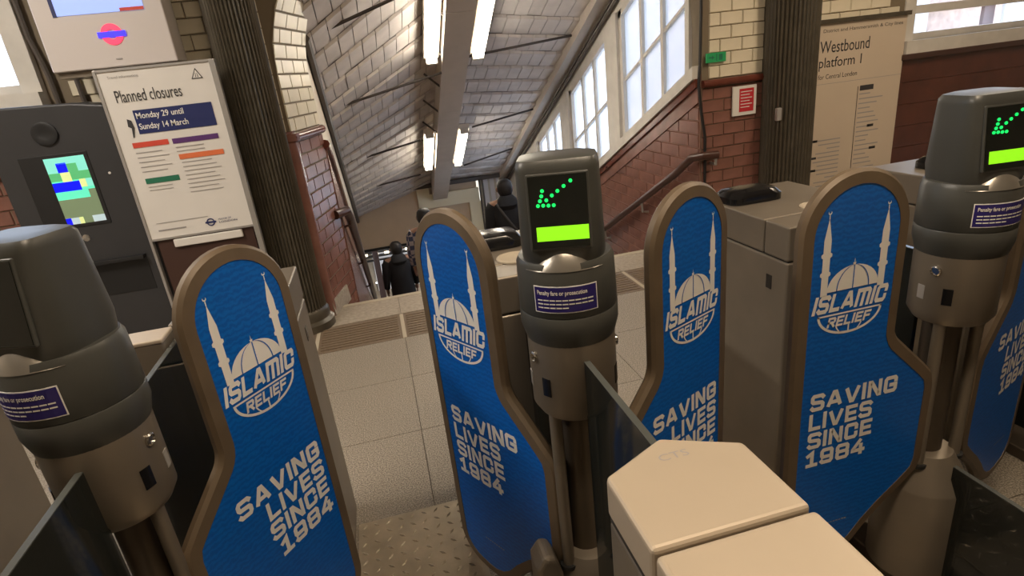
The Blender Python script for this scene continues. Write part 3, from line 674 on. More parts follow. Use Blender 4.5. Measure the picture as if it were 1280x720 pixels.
def paddle(root, hx, hy, side, theta, label):
    """side +1: leaf reaches +x from its hinge; theta swings it away from the viewer"""
    P = bpy.data.objects.new('paddle', None); COL.objects.link(P); P.parent = root; P.location = (hx, hy, 0); P.rotation_euler = (0, 0, side * theta); P['label'] = label; P.empty_display_size = .1
    h = .013
    def ring(poly, y): return [(side * p, y, q) for p, q in poly]
    mb = MB(); mb.rings([ring(INN, -h + .002), ring(INN, -h - .003), ring(MIDO, -h - .001), ring(OUT, -h + .007), ring(OUT, h - .007), ring(MIDO, h + .001), ring(INN, h + .003), ring(INN, h - .002)])
    o = mb.build('rim', 'paddle_rim', P); shade(o)
    mb = MB(); mb.prism(INN, lambda p, q, r: (side * p, r, q), -h - .0015, h + .0015); mb.build('printed_panel', 'paddle_blue', P)
    for face in (-1, 1):
        # the print reads the right way round on either face
        cx = side * .278 * (-face); fn = lambda x, z: (x * (-face), face * (h + .0022), z)
        fb = lambda x, z: (x * (-face), face * (h + .0028), z)
        w_, b_ = MB(), MB(); emblem(w_, b_, fn, cx)
        if face == 1:  # blue ribs sit proud
            pass
        b_.v = [(v[0], face * (h + .0028), v[2]) for v in b_.v]
        w_.build('emblem', 'print_white', P); b_.build('emblem_rib', 'paddle_blue', P)
        l = MB(); sd = side * (-face)
        for i, (t_, wd) in enumerate((('SAVING', .252), ('LIVES', .184), ('SINCE', .190), ('1984', .176))):
            z = .668 - i * .0535; wd *= .96
            x0 = (cx - .083) if sd < 0 else (cx + .094 - wd)
            block_text(l, t_, fn, x0, z, wd, .0465, th=.225, gap=.13)
        l.build('lettering', 'print_white', P)
        f_ = MB()
        for i in range(9): rect(f_, cx - .02 + i * .0085, .312, cx - .02 + i * .0085 + .006, .315, fn)
        f_.build('small_print', 'print_grey', P)
    return P
def gate(cx, label, yaw=0, rear=(-.2, .2, .405, .905), paddles=(), front=True, lit=True, end_post=False, bracket=False, front_glass=.955, reader=(-.02, .32)):
    g = empty('ticket_gate', (cx, GY, 0)); tag(g, label, 'ticket gate', 'ticket gates across the hall')
    # plinth
    mb = MB(); mb.box((-.09, -.5, 0), (.09, .45, .045)); mb.build('plinth', 'steel_dark', g, bevel=.006)
    # base
    mb = MB(); mb.lathe([(.108, .045), (.108, .335), (.105, .342), (.06, .43), (.05, .431)], n=40); base = mb.build('base', 'steel', g, True)
    mb = MB(); mb.lathe([(.042, .42), (.042, .84)], (0, .012), 24); mb.build('support_column', 'steel_dark', g, True)
    for s in (-1, 1):
        mb = MB(); mb.lathe([(.0135, .40), (.0135, .84)], (s * .058, -.03), 16); mb.build('hinge_pole', 'steel', g, True)
        mb = MB(); mb.lathe([(.021, .404), (.021, .414)], (s * .058, -.03), 16); mb.build('pole_collar', 'black_matt', g, True)
    if bracket:
        mb = MB(); mb.prism([(-.145, .05), (-.078, .05), (-.078, .40), (-.092, .455), (-.118, .465), (-.14, .435)], lambda p, q, r: (p, r, q), -.055, .02); mb.build('hinge_bracket', 'steel', g, bevel=.012)
    # drum, band and label ring
    mb = MB(); mb.lathe([(.06, .815), (.078, .818), (.090, .838), (.090, 1.0)], n=48); drum = mb.build('drum', 'steel', g, True)
    def cyl(r, ang, w_, z0, z1, d=.0015):
        m_ = MB(); n = 8; A = [ang - w_ / 2 / r + w_ / r * i / n for i in range(n + 1)]
        P = [(r * math.sin(a), -r * math.cos(a)) for a in A]; Q = [((r + d) * math.sin(a), -(r + d) * math.cos(a)) for a in A]
        ringp = P + Q[::-1]; m_.prism(ringp, lambda p, q, z: (p, q, z), z0, z1); return m_
    for s in (-1, 1):
        cyl(.0898, s * math.radians(56), .02, .875, .915).build('slot', 'black_gloss', drum)
        a = s * math.radians(75); m_ = MB(); m_.lathe([(.012, 0), (.012, .004), (.009, .006), (.009, .003), (.004, .003)], n=20)
        m_.build('lock', 'chrome', drum, True, loc=(.089 * math.sin(a), -.089 * math.cos(a), .955), rot=(PI / 2, 0, a))
        cyl(.0898, s * math.radians(93), .018, .878, .912).build('sensor_window', 'alum', drum)
    mb = MB(); mb.lathe([(.088, .985), (.091, .992), (.0985, 1.02), (.0985, 1.05), (.0972, 1.052)], n=56); mb.build('lower_band', 'head', g, True)
    mb = MB(); mb.lathe([(.0972, 1.053), (.0982, 1.055), (.0955, 1.148), (.090, 1.158), (.07, 1.16)], n=56); mb.build('label_ring', 'head', g, True)
    H_ = bpy.data.objects.new('reader_head', None); COL.objects.link(H_); H_.parent = g; H_.rotation_euler = (0, 0, yaw); H_.empty_display_size = .05
    mb = MB(); mb.rings([superring(.078, -.080, .080, 1.142, e=2.5), superring(.080, -.080, .078, 1.165, e=2.9), superring(.080, -.080, .076, 1.19, e=3.6), superring(.0765, -.064, .058, 1.325, e=5), superring(.0755, -.062, .056, 1.335, e=5.5), superring(.072, -.056, .050, 1.343, e=5), superring(.05, -.04, .045, 1.346)])
    mb.build('housing', 'head', H_, True)
    yf = lambda z: -.0805 + (z - 1.19) * (.0165 / .132)
    fn = lambda d: (lambda x, z: (x, yf(z) - d, z))
    def plate(x0, z0, x1, z1, d0, d1, name, m_, bevel=0):
        q = MB(); q.prism([(x0, z0), (x1, z0), (x1, z1), (x0, z1)], lambda p, z, d: (p, yf(z) - d, z), d0, d1); return q.build(name, m_, H_, bevel=bevel)
    plate(-.056, 1.185, .056, 1.322, -.006, .0015, 'display_bezel', 'head', .003)
    plate(-.052, 1.190, .052, 1.318, 0, .0025, 'display', 'display')
    dx0, dz1, dw, dh = -.052, 1.318, .104, .128
    led = MB()
    for u, v in ((.73, .09), (.61, .155), (.50, .215), (.40, .27), (.30, .33), (.24, .20), (.22, .27), (.19, .335), (.15, .40), (.24, .40), (.33, .405), (.42, .405)):
        x, z = dx0 + u * dw, dz1 - v * dh; y = yf(z) - .003
        r_ = .0034; led.prism([(x + r_ * math.cos(a), z + r_ * math.sin(a)) for a in [2 * PI * i / 10 for i in range(10)]], lambda p, q, d: (p, y - d, q), 0, .0012)
    if lit: led.build('arrow_leds', 'led', H_)
    if lit: plate(dx0 + .09 * dw, dz1 - .90 * dh, dx0 + .99 * dw, dz1 - .70 * dh, .0026, .0034, 'lime_bar', 'lime')
    # visor swelling under the display
    q = MB(); n = 24; R1 = []; R2 = []; R3 = []
    for i in range(n + 1):
        a = math.radians(-48 + 96 * i / n); k = math.cos((i / n - .5) * PI)
        R1.append((.0965 * math.sin(a), -.0965 * math.cos(a), 1.146)); R2.append((.088 * math.sin(a) * .92, -.088 * math.cos(a) + .002, 1.150 + .022 * k)); R3.append((.070 * math.sin(a), -.07 * math.cos(a), 1.148 + .036 * k))
    q.add(R1 + R2 + R3, [(j * (n + 1) + i, j * (n + 1) + i + 1, (j + 1) * (n + 1) + i + 1, (j + 1) * (n + 1) + i) for j in range(2) for i in range(n)])
    o = q.build('visor', 'head_visor', H_); shade(o)
    # warning label
    lr = .0986; fl = lambda d: (lambda x, z: ((lr + d) * math.sin(x / lr), -(lr + d) * math.cos(x / lr), z))
    cyl(lr, 0, .124, 1.0665, 1.1195, .0006).build('label_border', 'print_white', H_)
    cyl(lr, 0, .120, 1.0685, 1.1175, .0010).build('warning_label', 'label_navy', H_)
    tx = MB(); put_text(tx, 'Penalty fare or prosecution', fl(.0014), -.054, 1.1, .095, .0115, bold=.02)
    for i in range(3): [rect(tx, -.054 + q * .012, 1.076 + i * .0075, -.054 + q * .012 + .0105, 1.0785 + i * .0075, fl(.0014)) for q in range(9 - (i == 0) * 4)]
    tx.build('label_lettering', 'print_white', H_)
    # glass between post and cabinets
    for a, b_, zt in ((-.40, -.085, front_glass), (.085, rear[2] + .01, .955)):
        mb = MB(); mb.box((-.006, a, .07), (.006, b_, zt)); gp = mb.build('glass_panel', 'glass_tint', g)
        mb = MB(); mb.box((-.006, a, zt), (.006, b_, zt + .002)); mb.build('polished_edge', 'glass_edge', gp)
    # entry cabinet, pointed towards the post
    if front:
        tip = [(-.104, -1.3), (.104, -1.3), (.104, -.437), (.0, -.385), (-.104, -.437)]
        C = bpy.data.objects.new('entry_cabinet', None); COL.objects.link(C); C.parent = g; C.empty_display_size = .05
        mb = MB(); mb.prism([(p * .985, q) for p, q in tip], lambda p, q, z: (p, q, z), 0, .905); mb.build('body', 'steel', C, bevel=.008)
        mb = MB(); mb.prism([(p * .97, q - .002) for p, q in tip], lambda p, q, z: (p, q, z), .90, .93); mb.build('lid_gap', 'seam', C)
        mb = MB(); mb.prism([(-.104, -.574), (.104, -.574), (.104, -.437), (.0, -.385), (-.104, -.437)], lambda p, q, z: (p, q, z), .912, .976); mb.build('lid', 'lid', C, bevel=.007)
        mb = MB(); mb.prism([(-.104, -1.3), (.104, -1.3), (.104, -.580), (-.104, -.580)], lambda p, q, z: (p, q, z), .912, .976); mb.build('lid', 'lid', C, bevel=.007)
        mk = MB(); put_text(mk, 'CTS', lambda x, y: (x, y, .9765), -.022, -.437, .044, .014, bold=.0); mk.build('stamped_lettering', 'print_grey', C)
    # exit cabinet behind
    x0, x1, y0_, y1_ = rear
    C = bpy.data.objects.new('exit_cabinet', None); COL.objects.link(C); C.parent = g; C.empty_display_size = .05
    mb = MB(); mb.box((x0, y0_, 0), (x1, y1_, .868)); mb.build('body', 'steel', C, bevel=.006)
    mb = MB(); mb.box((x0 + .006, y0_ + .006, .86), (x1 - .006, y1_ - .006, .9)); mb.build('lid_gap', 'seam', C)
    ys_ = y0_ + .115
    mb = MB(); mb.box((x0, y0_, .873), (x1, ys_ - .003, .98)); mb.build('lid', 'steel', C, bevel=.006)
    mb = MB(); mb.box((x0, ys_ + .003, .873), (x1, y1_, .98)); mb.build('lid', 'steel', C, bevel=.006)
    cxm = (x0 + x1) / 2
    mb = MB(); mb.rings([superring(.10, -.07, .07, .981, e=5), superring(.10, -.07, .07, 1.003, e=5), superring(.085, -.058, .058, 1.02, e=4), superring(.05, -.03, .03, 1.026, e=3)])
    ex = mb.build('exit_reader', 'black_gloss', C, True, loc=(cxm + reader[0], y0_ + reader[1], 0))
    mb = MB(); mb.lathe([(.055, .98), (.055, .984), (.048, .986), (.045, .984)], (cxm + .02, y0_ + .15), 28); mb.build('card_ring', 'pale_joint', C, True)
    for s, xx in ((-1, x0), (1, x1)):
        for yy in (y0_ + .08, y1_ - .12):
            mb = MB(); mb.box((xx - .002, yy - .013, .765), (xx + .002, yy + .013, .81)); mb.build('beam_sensor', 'black_gloss', C)
    if end_post:
        mb = MB(); mb.box((-.135, .41, 0), (-.012, .49, .975)); mb.build('end_post', 'steel', g, bevel=.006)
        mb = MB(); mb.box((-.137, .408, .972), (-.010, .492, .984)); mb.build('end_post_cap', 'lid', g, bevel=.004)
    # outer and inner paddles
    for side, th, lab in paddles: paddle(g, side * .058, -.03, side, math.radians(th), lab)
    return g
gate(-.566, 'ticket gate whose reader head is cut off by the left edge of the photo', math.radians(-21), (-.03, .256, .515, .885),
     [(1, 51, 'blue charity paddle, leftmost, swung open')], lit=False, end_post=True)
gate(.325, 'central ticket gate with the green arrow display and the lid stamped with three letters', math.radians(-20), (-.2, .2, .405, .86),
     [(-1, 60, 'blue charity paddle left of the central reader, swung open'), (1, 24, 'blue charity paddle right of the central reader, partly hidden by the lid')], bracket=True)
gate(1.30, 'ticket gate at the right whose reader head meets the edge of the photo', math.radians(-8), (-.17, .23, .375, .905),
     [(-1, 0, 'blue charity paddle left of the rightmost reader, closed'), (1, 20, 'blue charity paddle behind the rightmost reader, in shadow')], front_glass=.42, reader=(-.085, .37))
gate(-1.47, 'ticket gate mostly outside the left edge, only its cabinet side showing', 0, (-.2, .2, .405, .905), [])
gate(2.12, 'farther grey ticket gate cabinet glimpsed between the rightmost paddle and reader', 0, (-.235, .2, .405, .905), [])

# ---------------------------------------------------------------- kiosk by the left wall
ky = 3.745
k = empty('help_kiosk', (-1.62, ky, 0)); tag(k, 'dark grey ticket machine with a colourful screen left of the poster', 'ticket machine')
kx0, kx1 = -.36, .315
prof = [(kx0, 0), (kx1, 0), (kx1, 1.50)] + [(kx1 - .06 + .06 * math.cos(a), 1.50 + .06 * math.sin(a)) for a in (.4, .8, 1.2)] + [(.1, 1.585), (-.1, 1.592), (kx0, 1.60)]
mb = MB(); mb.prism(prof, lambda p, q, r: (p, r, q), 0, .25); mb.build('body', 'kiosk', k, bevel=.012)
mb = MB(); mb.box((-.245, -.004, .925), (.095, .02, 1.335)); mb.build('screen_recess_shade', 'kiosk_dark', k, bevel=.004)  # flat dark plate standing in for the shade inside the recess
s = MB(); fk = lambda x, z: (x, -.006, z)
sx0, sx1, sz0, sz1 = -.125, .075, .945, 1.315
def cell(a, b_, c, d, m_): rect(s, sx0 + (sx1 - sx0) * a, sz1 - (sz1 - sz0) * d, sx0 + (sx1 - sx0) * c, sz1 - (sz1 - sz0) * b_, fk, m_)
for c in ((0, 0, 1, .10, 's_mint'), (0, .10, .25, .22, 's_mint'), (.25, .08, .5, .22, 's_blue'), (.5, .10, .75, .22, 's_green'), (.75, .10, 1, .22, 's_mint'),
          (0, .22, .28, .34, 's_green'), (.28, .22, .52, .36, 's_yellow'), (.52, .22, 1, .34, 's_green'), (0, .36, .68, .50, 's_blue'), (0, .34, .28, .36, 's_teal'),
          (.52, .34, .68, .36, 's_teal'), (.68, .34, .84, .46, 's_yellow'), (.84, .34, 1, .46, 's_mint'), (.68, .46, 1, .50, 's_teal'), (0, .50, .82, .62, 's_teal'), (.82, .50, 1, .62, 's_olive'),
          (0, .62, 1, .90, 's_olive'), (0, .90, .14, 1, 's_blue'), (.14, .90, .34, 1, 's_grey'), (.34, .90, .45, 1, 's_yellow'), (.45, .90, .68, 1, 's_olive'), (.68, .90, 1, 1, 's_grey')): cell(*c)
s.build('screen', None, k)
mb = MB(); mb.lathe([(.062, 0), (.062, .012), (.05, .016), (.03, .010)], n=28); cm = mb.build('camera_dome', 'kiosk_dark', k, True, loc=(-.07, 0, 1.445), rot=(PI / 2, 0, 0))
mb = MB(); mb.lathe([(.02, 0), (.02, .005), (.014, .007)], n=20); mb.build('key_lock', 'chrome', k, True, loc=(-.06, 0, .86), rot=(PI / 2, 0, 0))
mb = MB(); mb.lathe([(.007, 0), (.007, .004)], n=12); mb.build('indicator_lamp', 'print_white', k, True, loc=(.17, 0, 1.2), rot=(PI / 2, 0, 0))
mb = MB(); mb.box((-.2, -.05, .70), (.21, .0, .72)); mb.box((-.2, -.003, .5), (.21, .0, .70)); mb.build('collection_tray', 'kiosk_dark', k, bevel=.004)

# ---------------------------------------------------------------- closures poster in its frame
py = 3.70; fp = lambda x, z: (x, -.003, z)
p = empty('closures_poster_board', (-1.05, py, 0)); tag(p, 'white planned closures poster in an aluminium frame beside the fluted column', 'poster')
a0, a1, z0, z1 = -.287, .275, .80, 1.715
mb = MB(); mb.box((a0, .0, z0), (a1, .02, z1)); mb.build('backing', 'poster', p)
mb = MB(); mb.box((a0 - .016, -.008, .0), (a0, .03, z1 + .012)); mb.build('frame_side', 'alum', p, bevel=.003)
mb = MB(); mb.box((a1, -.012, .0), (a1 + .03, .03, z1 + .012)); mb.build('frame_side', 'alum', p, bevel=.003)
mb = MB(); mb.box((a0, -.008, z1), (a1, .03, z1 + .012)); mb.build('frame_top', 'alum', p)
mb = MB(); mb.box((a0, -.008, z0 - .012), (a1, .03, z0)); mb.build('frame_bottom', 'alum', p)
mb = MB(); mb.box((a0 + .02, .01, .3), (a1 - .01, .03, z0 - .012)); mb.build('lower_board', 'brown_dark', p)
mb = MB(); mb.box((a0 + .11, -.012, .735), (a1 - .07, .01, .782)); mb.build('leaflet_ledge', 'poster', p, bevel=.006)
tx = MB(); dk = 'print_dark'
put_text(tx, 'Travel information', fp, a0 + .045, 1.678, .15, .014, 'print_grey')
put_text(tx, 'Planned closures', fp, a0 + .055, 1.555, .33, .062, dk, bold=.004)
flat(tx, [(.165, 1.635), (.225, 1.635), (.195, 1.690)], fp, dk); 
flat(tx, [(.173, 1.640), (.217, 1.640), (.195, 1.681)], lambda x, z: (x, -.0035, z), 'poster')
for dx in (-.008, .004): flat(tx, [(.195 + dx, 1.643), (.199 + dx, 1.643), (.197 + dx * .6, 1.665), (.195 + dx * .6, 1.665)], lambda x, z: (x, -.004, z), dk)
rect(tx, a0 + .115, 1.385, a1 - .045, 1.510, fp, 'print_navy'); f2 = lambda x, z: (x, -.004, z)
put_text(tx, 'Monday 29 until', f2, a0 + .125, 1.455, .24, .042, 'print_white', bold=.012)
put_text(tx, 'Sunday 14 March', f2, a0 + .125, 1.398, .25, .042, 'print_white', bold=.012)
flat(tx, [(a0 + .075, 1.47), (a0 + .095, 1.46), (a0 + .10, 1.42), (a0 + .085, 1.37), (a0 + .078, 1.37), (a0 + .085, 1.42), (a0 + .07, 1.43)], fp, 'print_dark')
rect(tx, a0 + .062, 1.315, a0 + .245, 1.343, fp, 'print_red'); rect(tx, a0 + .265, 1.313, a1 - .055, 1.341, fp, 'print_purple')
rect(tx, a0 + .275, 1.225, a1 - .05, 1.253, fp, 'print_orange'); rect(tx, a0 + .068, 1.115, a0 + .245, 1.145, fp, 'print_green')
for i in range(5): rect(tx, a0 + .066, 1.285 - i * .026, a0 + .2 + .03 * (i % 2), 1.289 - i * .026, fp, 'print_grey')
for i in range(2): rect(tx, a0 + .272, 1.29 - i * .022, a0 + .42, 1.294 - i * .022, fp, 'print_grey')
for i in range(8): rect(tx, a0 + .28, 1.205 - i * .024, a0 + .44 + .02 * (i % 3), 1.209 - i * .024, fp, 'print_grey')
for i in range(2): rect(tx, a0 + .072, 1.095 - i * .02, a0 + .2, 1.098 - i * .02, fp, 'print_grey')
rect(tx, a0 + .05, .885, a0 + .33, .888, fp, 'print_grey'); rect(tx, a0 + .05, .84, a0 + .2, .848, fp, 'print_grey')
tx.build('printing', None, p); tx = MB()
rc = (a1 - .225, .85)
flat(tx, arc(rc[0], rc[1], .023, 0, 180, 12) + arc(rc[0], rc[1], .016, 180, 0, 12), fp, 'print_navy'); flat(tx, arc(rc[0], rc[1], .023, 180, 360, 12) + arc(rc[0], rc[1], .016, 360, 180, 12), fp, 'print_navy')
rect(tx, rc[0] - .03, rc[1] - .005, rc[0] + .03, rc[1] + .005, f2, 'print_navy')
put_text(tx, 'MAYOR OF', fp, rc[0] + .045, .855, .07, .011, 'print_navy'); put_text(tx, 'LONDON', fp, rc[0] + .045, .838, .1, .011, 'print_navy')
tx.build('roundel_mark', None, p)

# ---------------------------------------------------------------- information display above
dy = 3.72; d = empty('information_display', (-1.235, dy, 1.735)); tag(d, 'wall display housing with a glowing red and blue roundel above the poster', 'display')
mb = MB(); mb.box((-.305, 0, .0), (.305, .2, .75)); mb.build('housing', 'disp_white', d, bevel=.008)
mb = MB(); mb.box((-.295, .03, -.03), (.295, .2, .0)); mb.build('underside', 'steel', d)
mb = MB(); mb.box((-.195, -.004, .262), (.215, .0, .69)); mb.build('screen', 'screen_blue', d)
mb = MB(); mb.box((-.215, -.003, .258), (-.195, .0, .69)); mb.build('screen_edge', 'print_navy', d)
mb = MB(); mb.box((.1, -.005, .262), (.215, -.004, .278)); mb.build('red_strip', 'print_red', d)
rd = MB(); q = .052; c = (.028, .158); fd = lambda x, z: (x, -.004, z)
flat(rd, arc(c[0], c[1], q, 0, 180, 16) + arc(c[0], c[1], q * .45, 180, 0, 16), fd, 'glow_red'); flat(rd, arc(c[0], c[1], q, 180, 360, 16) + arc(c[0], c[1], q * .45, 360, 180, 16), fd, 'glow_red')
rect(rd, c[0] - .067, c[1] - .014, c[0] + .067, c[1] + .014, lambda x, z: (x, -.006, z), 'glow_blue')
rd.build('roundel', None, d)
mb = MB(); mb.box((.01, -.003, .035), (.04, 0, .042)); mb.build('maker_mark', 'print_grey', d)
mb = MB(); mb.box((-.2, .2, .1), (.2, YW - dy, .6)); mb.build('wall_mount', 'steel_dark', d)

# cables on the left wall
for i, (xa, xb, label) in enumerate(((-1.72, -1.63, 'grey cable running down the wall beside the left window'), (-1.62, -1.50, 'grey cable running down the wall left of the display'))):
    mb = MB(); pts = [(xa, YW - .03, 2.6), (xa, YW - .03, 1.95), (xa + .02, YW - .03, 1.82), (xb - .06, YW - .03, 1.74), (xb - .05, YW - .03, 1.2)]
    c = Vector(pts[2]); mb.tube([Vector(q) - c for q in pts], .014, 6); o = mb.build('wall_cable', 'pipe', None, True, loc=c); tag(o, label, 'cable', 'cables on the left wall')

# ---------------------------------------------------------------- hall windows
def hall_window(n_, x0, x1, z0, z1, cols, rows, label, glass='pane_glass', dep=.1):
    wn = empty('window_%d' % n_, ((x0 + x1) / 2, YW + dep, z0)); struct(wn, label, 'window'); W = (x1 - x0) / 2; Hh = z1 - z0
    def bx_(name, a, b_, m_): mb = MB(); mb.box(a, b_); mb.build(name, m_, wn)
    bx_('sill', (-W - .05, -.16, -.10), (W + .05, .1, .0), 'frame_paint'); bx_('head', (-W, -.06, Hh - .06), (W, .06, Hh), 'frame_paint')
    for s_ in (-1, 1): bx_('jamb', (s_ * W - .05, -.105, 0), (s_ * W + .05, .06, Hh), 'frame_paint')
    bx_('bottom_rail', (-W, -.05, 0), (W, .05, .05), 'frame_paint')
    for i in range(1, cols): bx_('glazing_bar', (-W + 2 * W * i / cols - .02, -.03, 0), (-W + 2 * W * i / cols + .02, .03, Hh), 'frame_paint')
    for r_ in rows: bx_('cross_bar', (-W, -.05, r_ - .03), (W, .04, r_ + .03), 'frame_paint')
    zz = [0] + list(rows) + [Hh]
    for i in range(cols):
        for a, b_ in zip(zz, zz[1:]): bx_('pane', (-W + 2 * W * i / cols, -.002, a), (-W + 2 * W * (i + 1) / cols, .002, b_), glass)
    return wn
hall_window(5, wl0, wl1, wlz0, wlz1, 2, [], 'bright window at the far left above the ticket machine', dep=.06)
hall_window(6, wr0, wr1, wrz0, wrz1, 1, [.22], 'low hall window right of the line sign', 'pane_clear')
mb = MB(); mb.box((-3, 0, 0), (5, .2, 2.6)); o = mb.build('outside_wall', 'outside_brick', None, loc=(6.2, 7.2, 0)); tag(o, 'sunlit brick building outside the right hall window', 'building')
mb = MB(); mb.box((0, 0, 0), (.35, .05, 3.4)); o = mb.build('outside_post', 'outside_white', None, loc=(7.80, 6.2, 0), bevel=.01); tag(o, 'white painted frame outside the right hall window', 'frame')
mb = MB(); mb.box((0, 0, 0), (.28, .05, 3.4)); o = mb.build('outside_post', 'alum', None, loc=(6.38, 6.2, 0), bevel=.01); tag(o, 'grey sheet metal cladding outside the left end of the right hall window', 'cladding')

mb = MB(); mb.box((0, 0, 0), (.17, .05, 3.4)); o = mb.build('outside_post', 'brown_board', None, loc=(7.6, 6.3, 0), bevel=.01); tag(o, 'brown post outside the right end of the right hall window', 'post')
mb = MB(); mb.box((3.2, YW + T + .02, -.3), (11.5, 9, 0)); struct(mb.build('ground_outside', 'hall_paint'), 'paved ground outside the right hall window', 'ground')
# brown boarding under the right window
mb = MB(); 
bo = empty('wall_boarding', (4.1, YW, 0)); struct(bo, 'dark red-brown boarding under the right hall window', 'wall')
for i in range(7):
    mb = MB(); mb.box((.0, -.03, .04 + i * .17), (2.05, .0, .04 + i * .17 + .167)); mb.build('board', 'brown_board', bo)
mb = MB(); mb.box((0, -.07, 1.225), (2.05, .0, 1.27)); mb.build('ledge', 'brown_dark', bo, bevel=.008)

# ---------------------------------------------------------------- westbound line sign
sg = empty('line_sign', (3.70, YW - .03, 0)); tag(sg, 'cream westbound platform sign with a station list right of the column', 'sign')
sx0, sx1, sz0, sz1 = -.46, .41, .2, 1.553; fs_ = lambda x, z: (x, -.013, z)
mb = MB(); mb.box((sx0, -.012, sz0), (sx1, .012, sz1)); mb.build('panel', 'sign_cream', sg)
mb = MB(); mb.box((sx0, -.03, sz1), (sx1 + .02, .02, sz1 + .03)); mb.build('top_trim', 'column', sg)
t_ = MB()
put_text(t_, 'District and Hammersmith & City lines', fs_, -.325, 1.485, .70, .032, 'print_dark')
put_text(t_, 'Westbound', fs_, -.345, 1.35, .435, .085, 'print_dark', bold=.004)
put_text(t_, 'platform 1', fs_, -.345, 1.225, .375, .095, 'print_dark', bold=.004)
put_text(t_, 'for Central London', fs_, -.345, 1.165, .345, .034, 'print_dark')
flat(t_, [(-.43, 1.385), (-.39, 1.42), (-.375, 1.42), (-.41, 1.388), (-.36, 1.388), (-.36, 1.382), (-.41, 1.382), (-.375, 1.35), (-.39, 1.35)], fs_, 'print_dark')
rect(t_, sx0, 1.128, sx1, 1.131, fs_, 'print_grey')
rect(t_, .02, .30, .026, 1.08, fs_, 'print_dark')
rect(t_, .04, 1.045, .165, 1.083, fs_, 'print_dark')
for i in range(20):
    z = 1.015 - i * .036; L = (.10, .22, .17, .11, .15, .17, .2, .13, .21, .12)[i % 10]
    rect(t_, .04, z, .04 + L, z + .009, fs_, 'print_grey')
    if i in (7, 12): rect(t_, .04 + L - .03, z - .004, .04 + L + .03, z + .016, fs_, 'print_dark')
for i in range(16):
    z = .70 - i * .033; L = (.26, .2, .12, .22, .2, .24, .2)[i % 7]
    rect(t_, -.1 - L, z, -.1, z + .009, fs_, 'print_grey')
    if i in (0, 4, 7): rect(t_, -.38, z - .004, -.31, z + .014, fs_, 'print_dark')
t_.build('lettering', None, sg)

# ---------------------------------------------------------------- notices, exit sign, cable on the right pier
nb = empty('red_notice', (2.745, YW - .02, 1.09)); tag(nb, 'small red and white notice on the brown tiled pier', 'notice')
mb = MB(); mb.box((-.098, -.006, -.105), (.098, .006, .105)); mb.build('plate', 'poster', nb)
mb = MB(); mb.box((-.045, -.008, -.08), (.075, -.006, .085)); mb.build('red_field', 'notice_red', nb)
t_ = MB()
for i in range(6): rect(t_, -.035, .06 - i * .022, .06 - .02 * (i % 2), .066 - i * .022, lambda x, z: (x, -.0085, z), 'poster')
t_.build('small_print', 'poster', nb)
eb = empty('exit_sign', (2.505, YW - .02, 1.415)); tag(eb, 'small green emergency exit sign on the white glazed bricks', 'sign')
mb = MB(); mb.box((-.078, -.006, -.032), (.078, .008, .032)); mb.build('plate', 'exit_green', eb)
t_ = MB(); fe = lambda x, z: (x, -.0075, z)
rect(t_, -.002, -.024, .006, .024, fe); flat(t_, [(-.06, -.004), (-.035, -.004), (-.035, -.014), (-.015, .001), (-.035, .016), (-.035, .006), (-.06, .006)], fe)
rect(t_, .02, -.02, .05, .02, fe); flat(t_, arc(.035, .014, .005, 0, 360, 8)[:-1], fe)
t_.build('pictogram', 'print_green', eb)
mb = MB(); pts = [(2.36, YW - .022, 3.0), (2.385, YW - .022, 1.75), (2.37, YW - .035, 1.40), (2.345, YW - .06, 1.24), (2.385, YW - .03, 1.05), (2.425, YW - .018, .86), (2.425, YW - .018, .05)]
c = Vector(pts[3]); mb.tube([Vector(q) - c for q in pts], .011, 6); o = mb.build('black_cable', 'cord', None, True, loc=c); tag(o, 'black cable hanging down the right arch pier past the handrail end', 'cable')
mb = MB(); mb.box((-.02, -.03, -.045), (.02, .0, .045)); o = mb.build('padlock_box', 'alum', None, bevel=.006, loc=(2.89, 3.84, .98)); tag(o, 'small metal box fixed to the right fluted column', 'box')

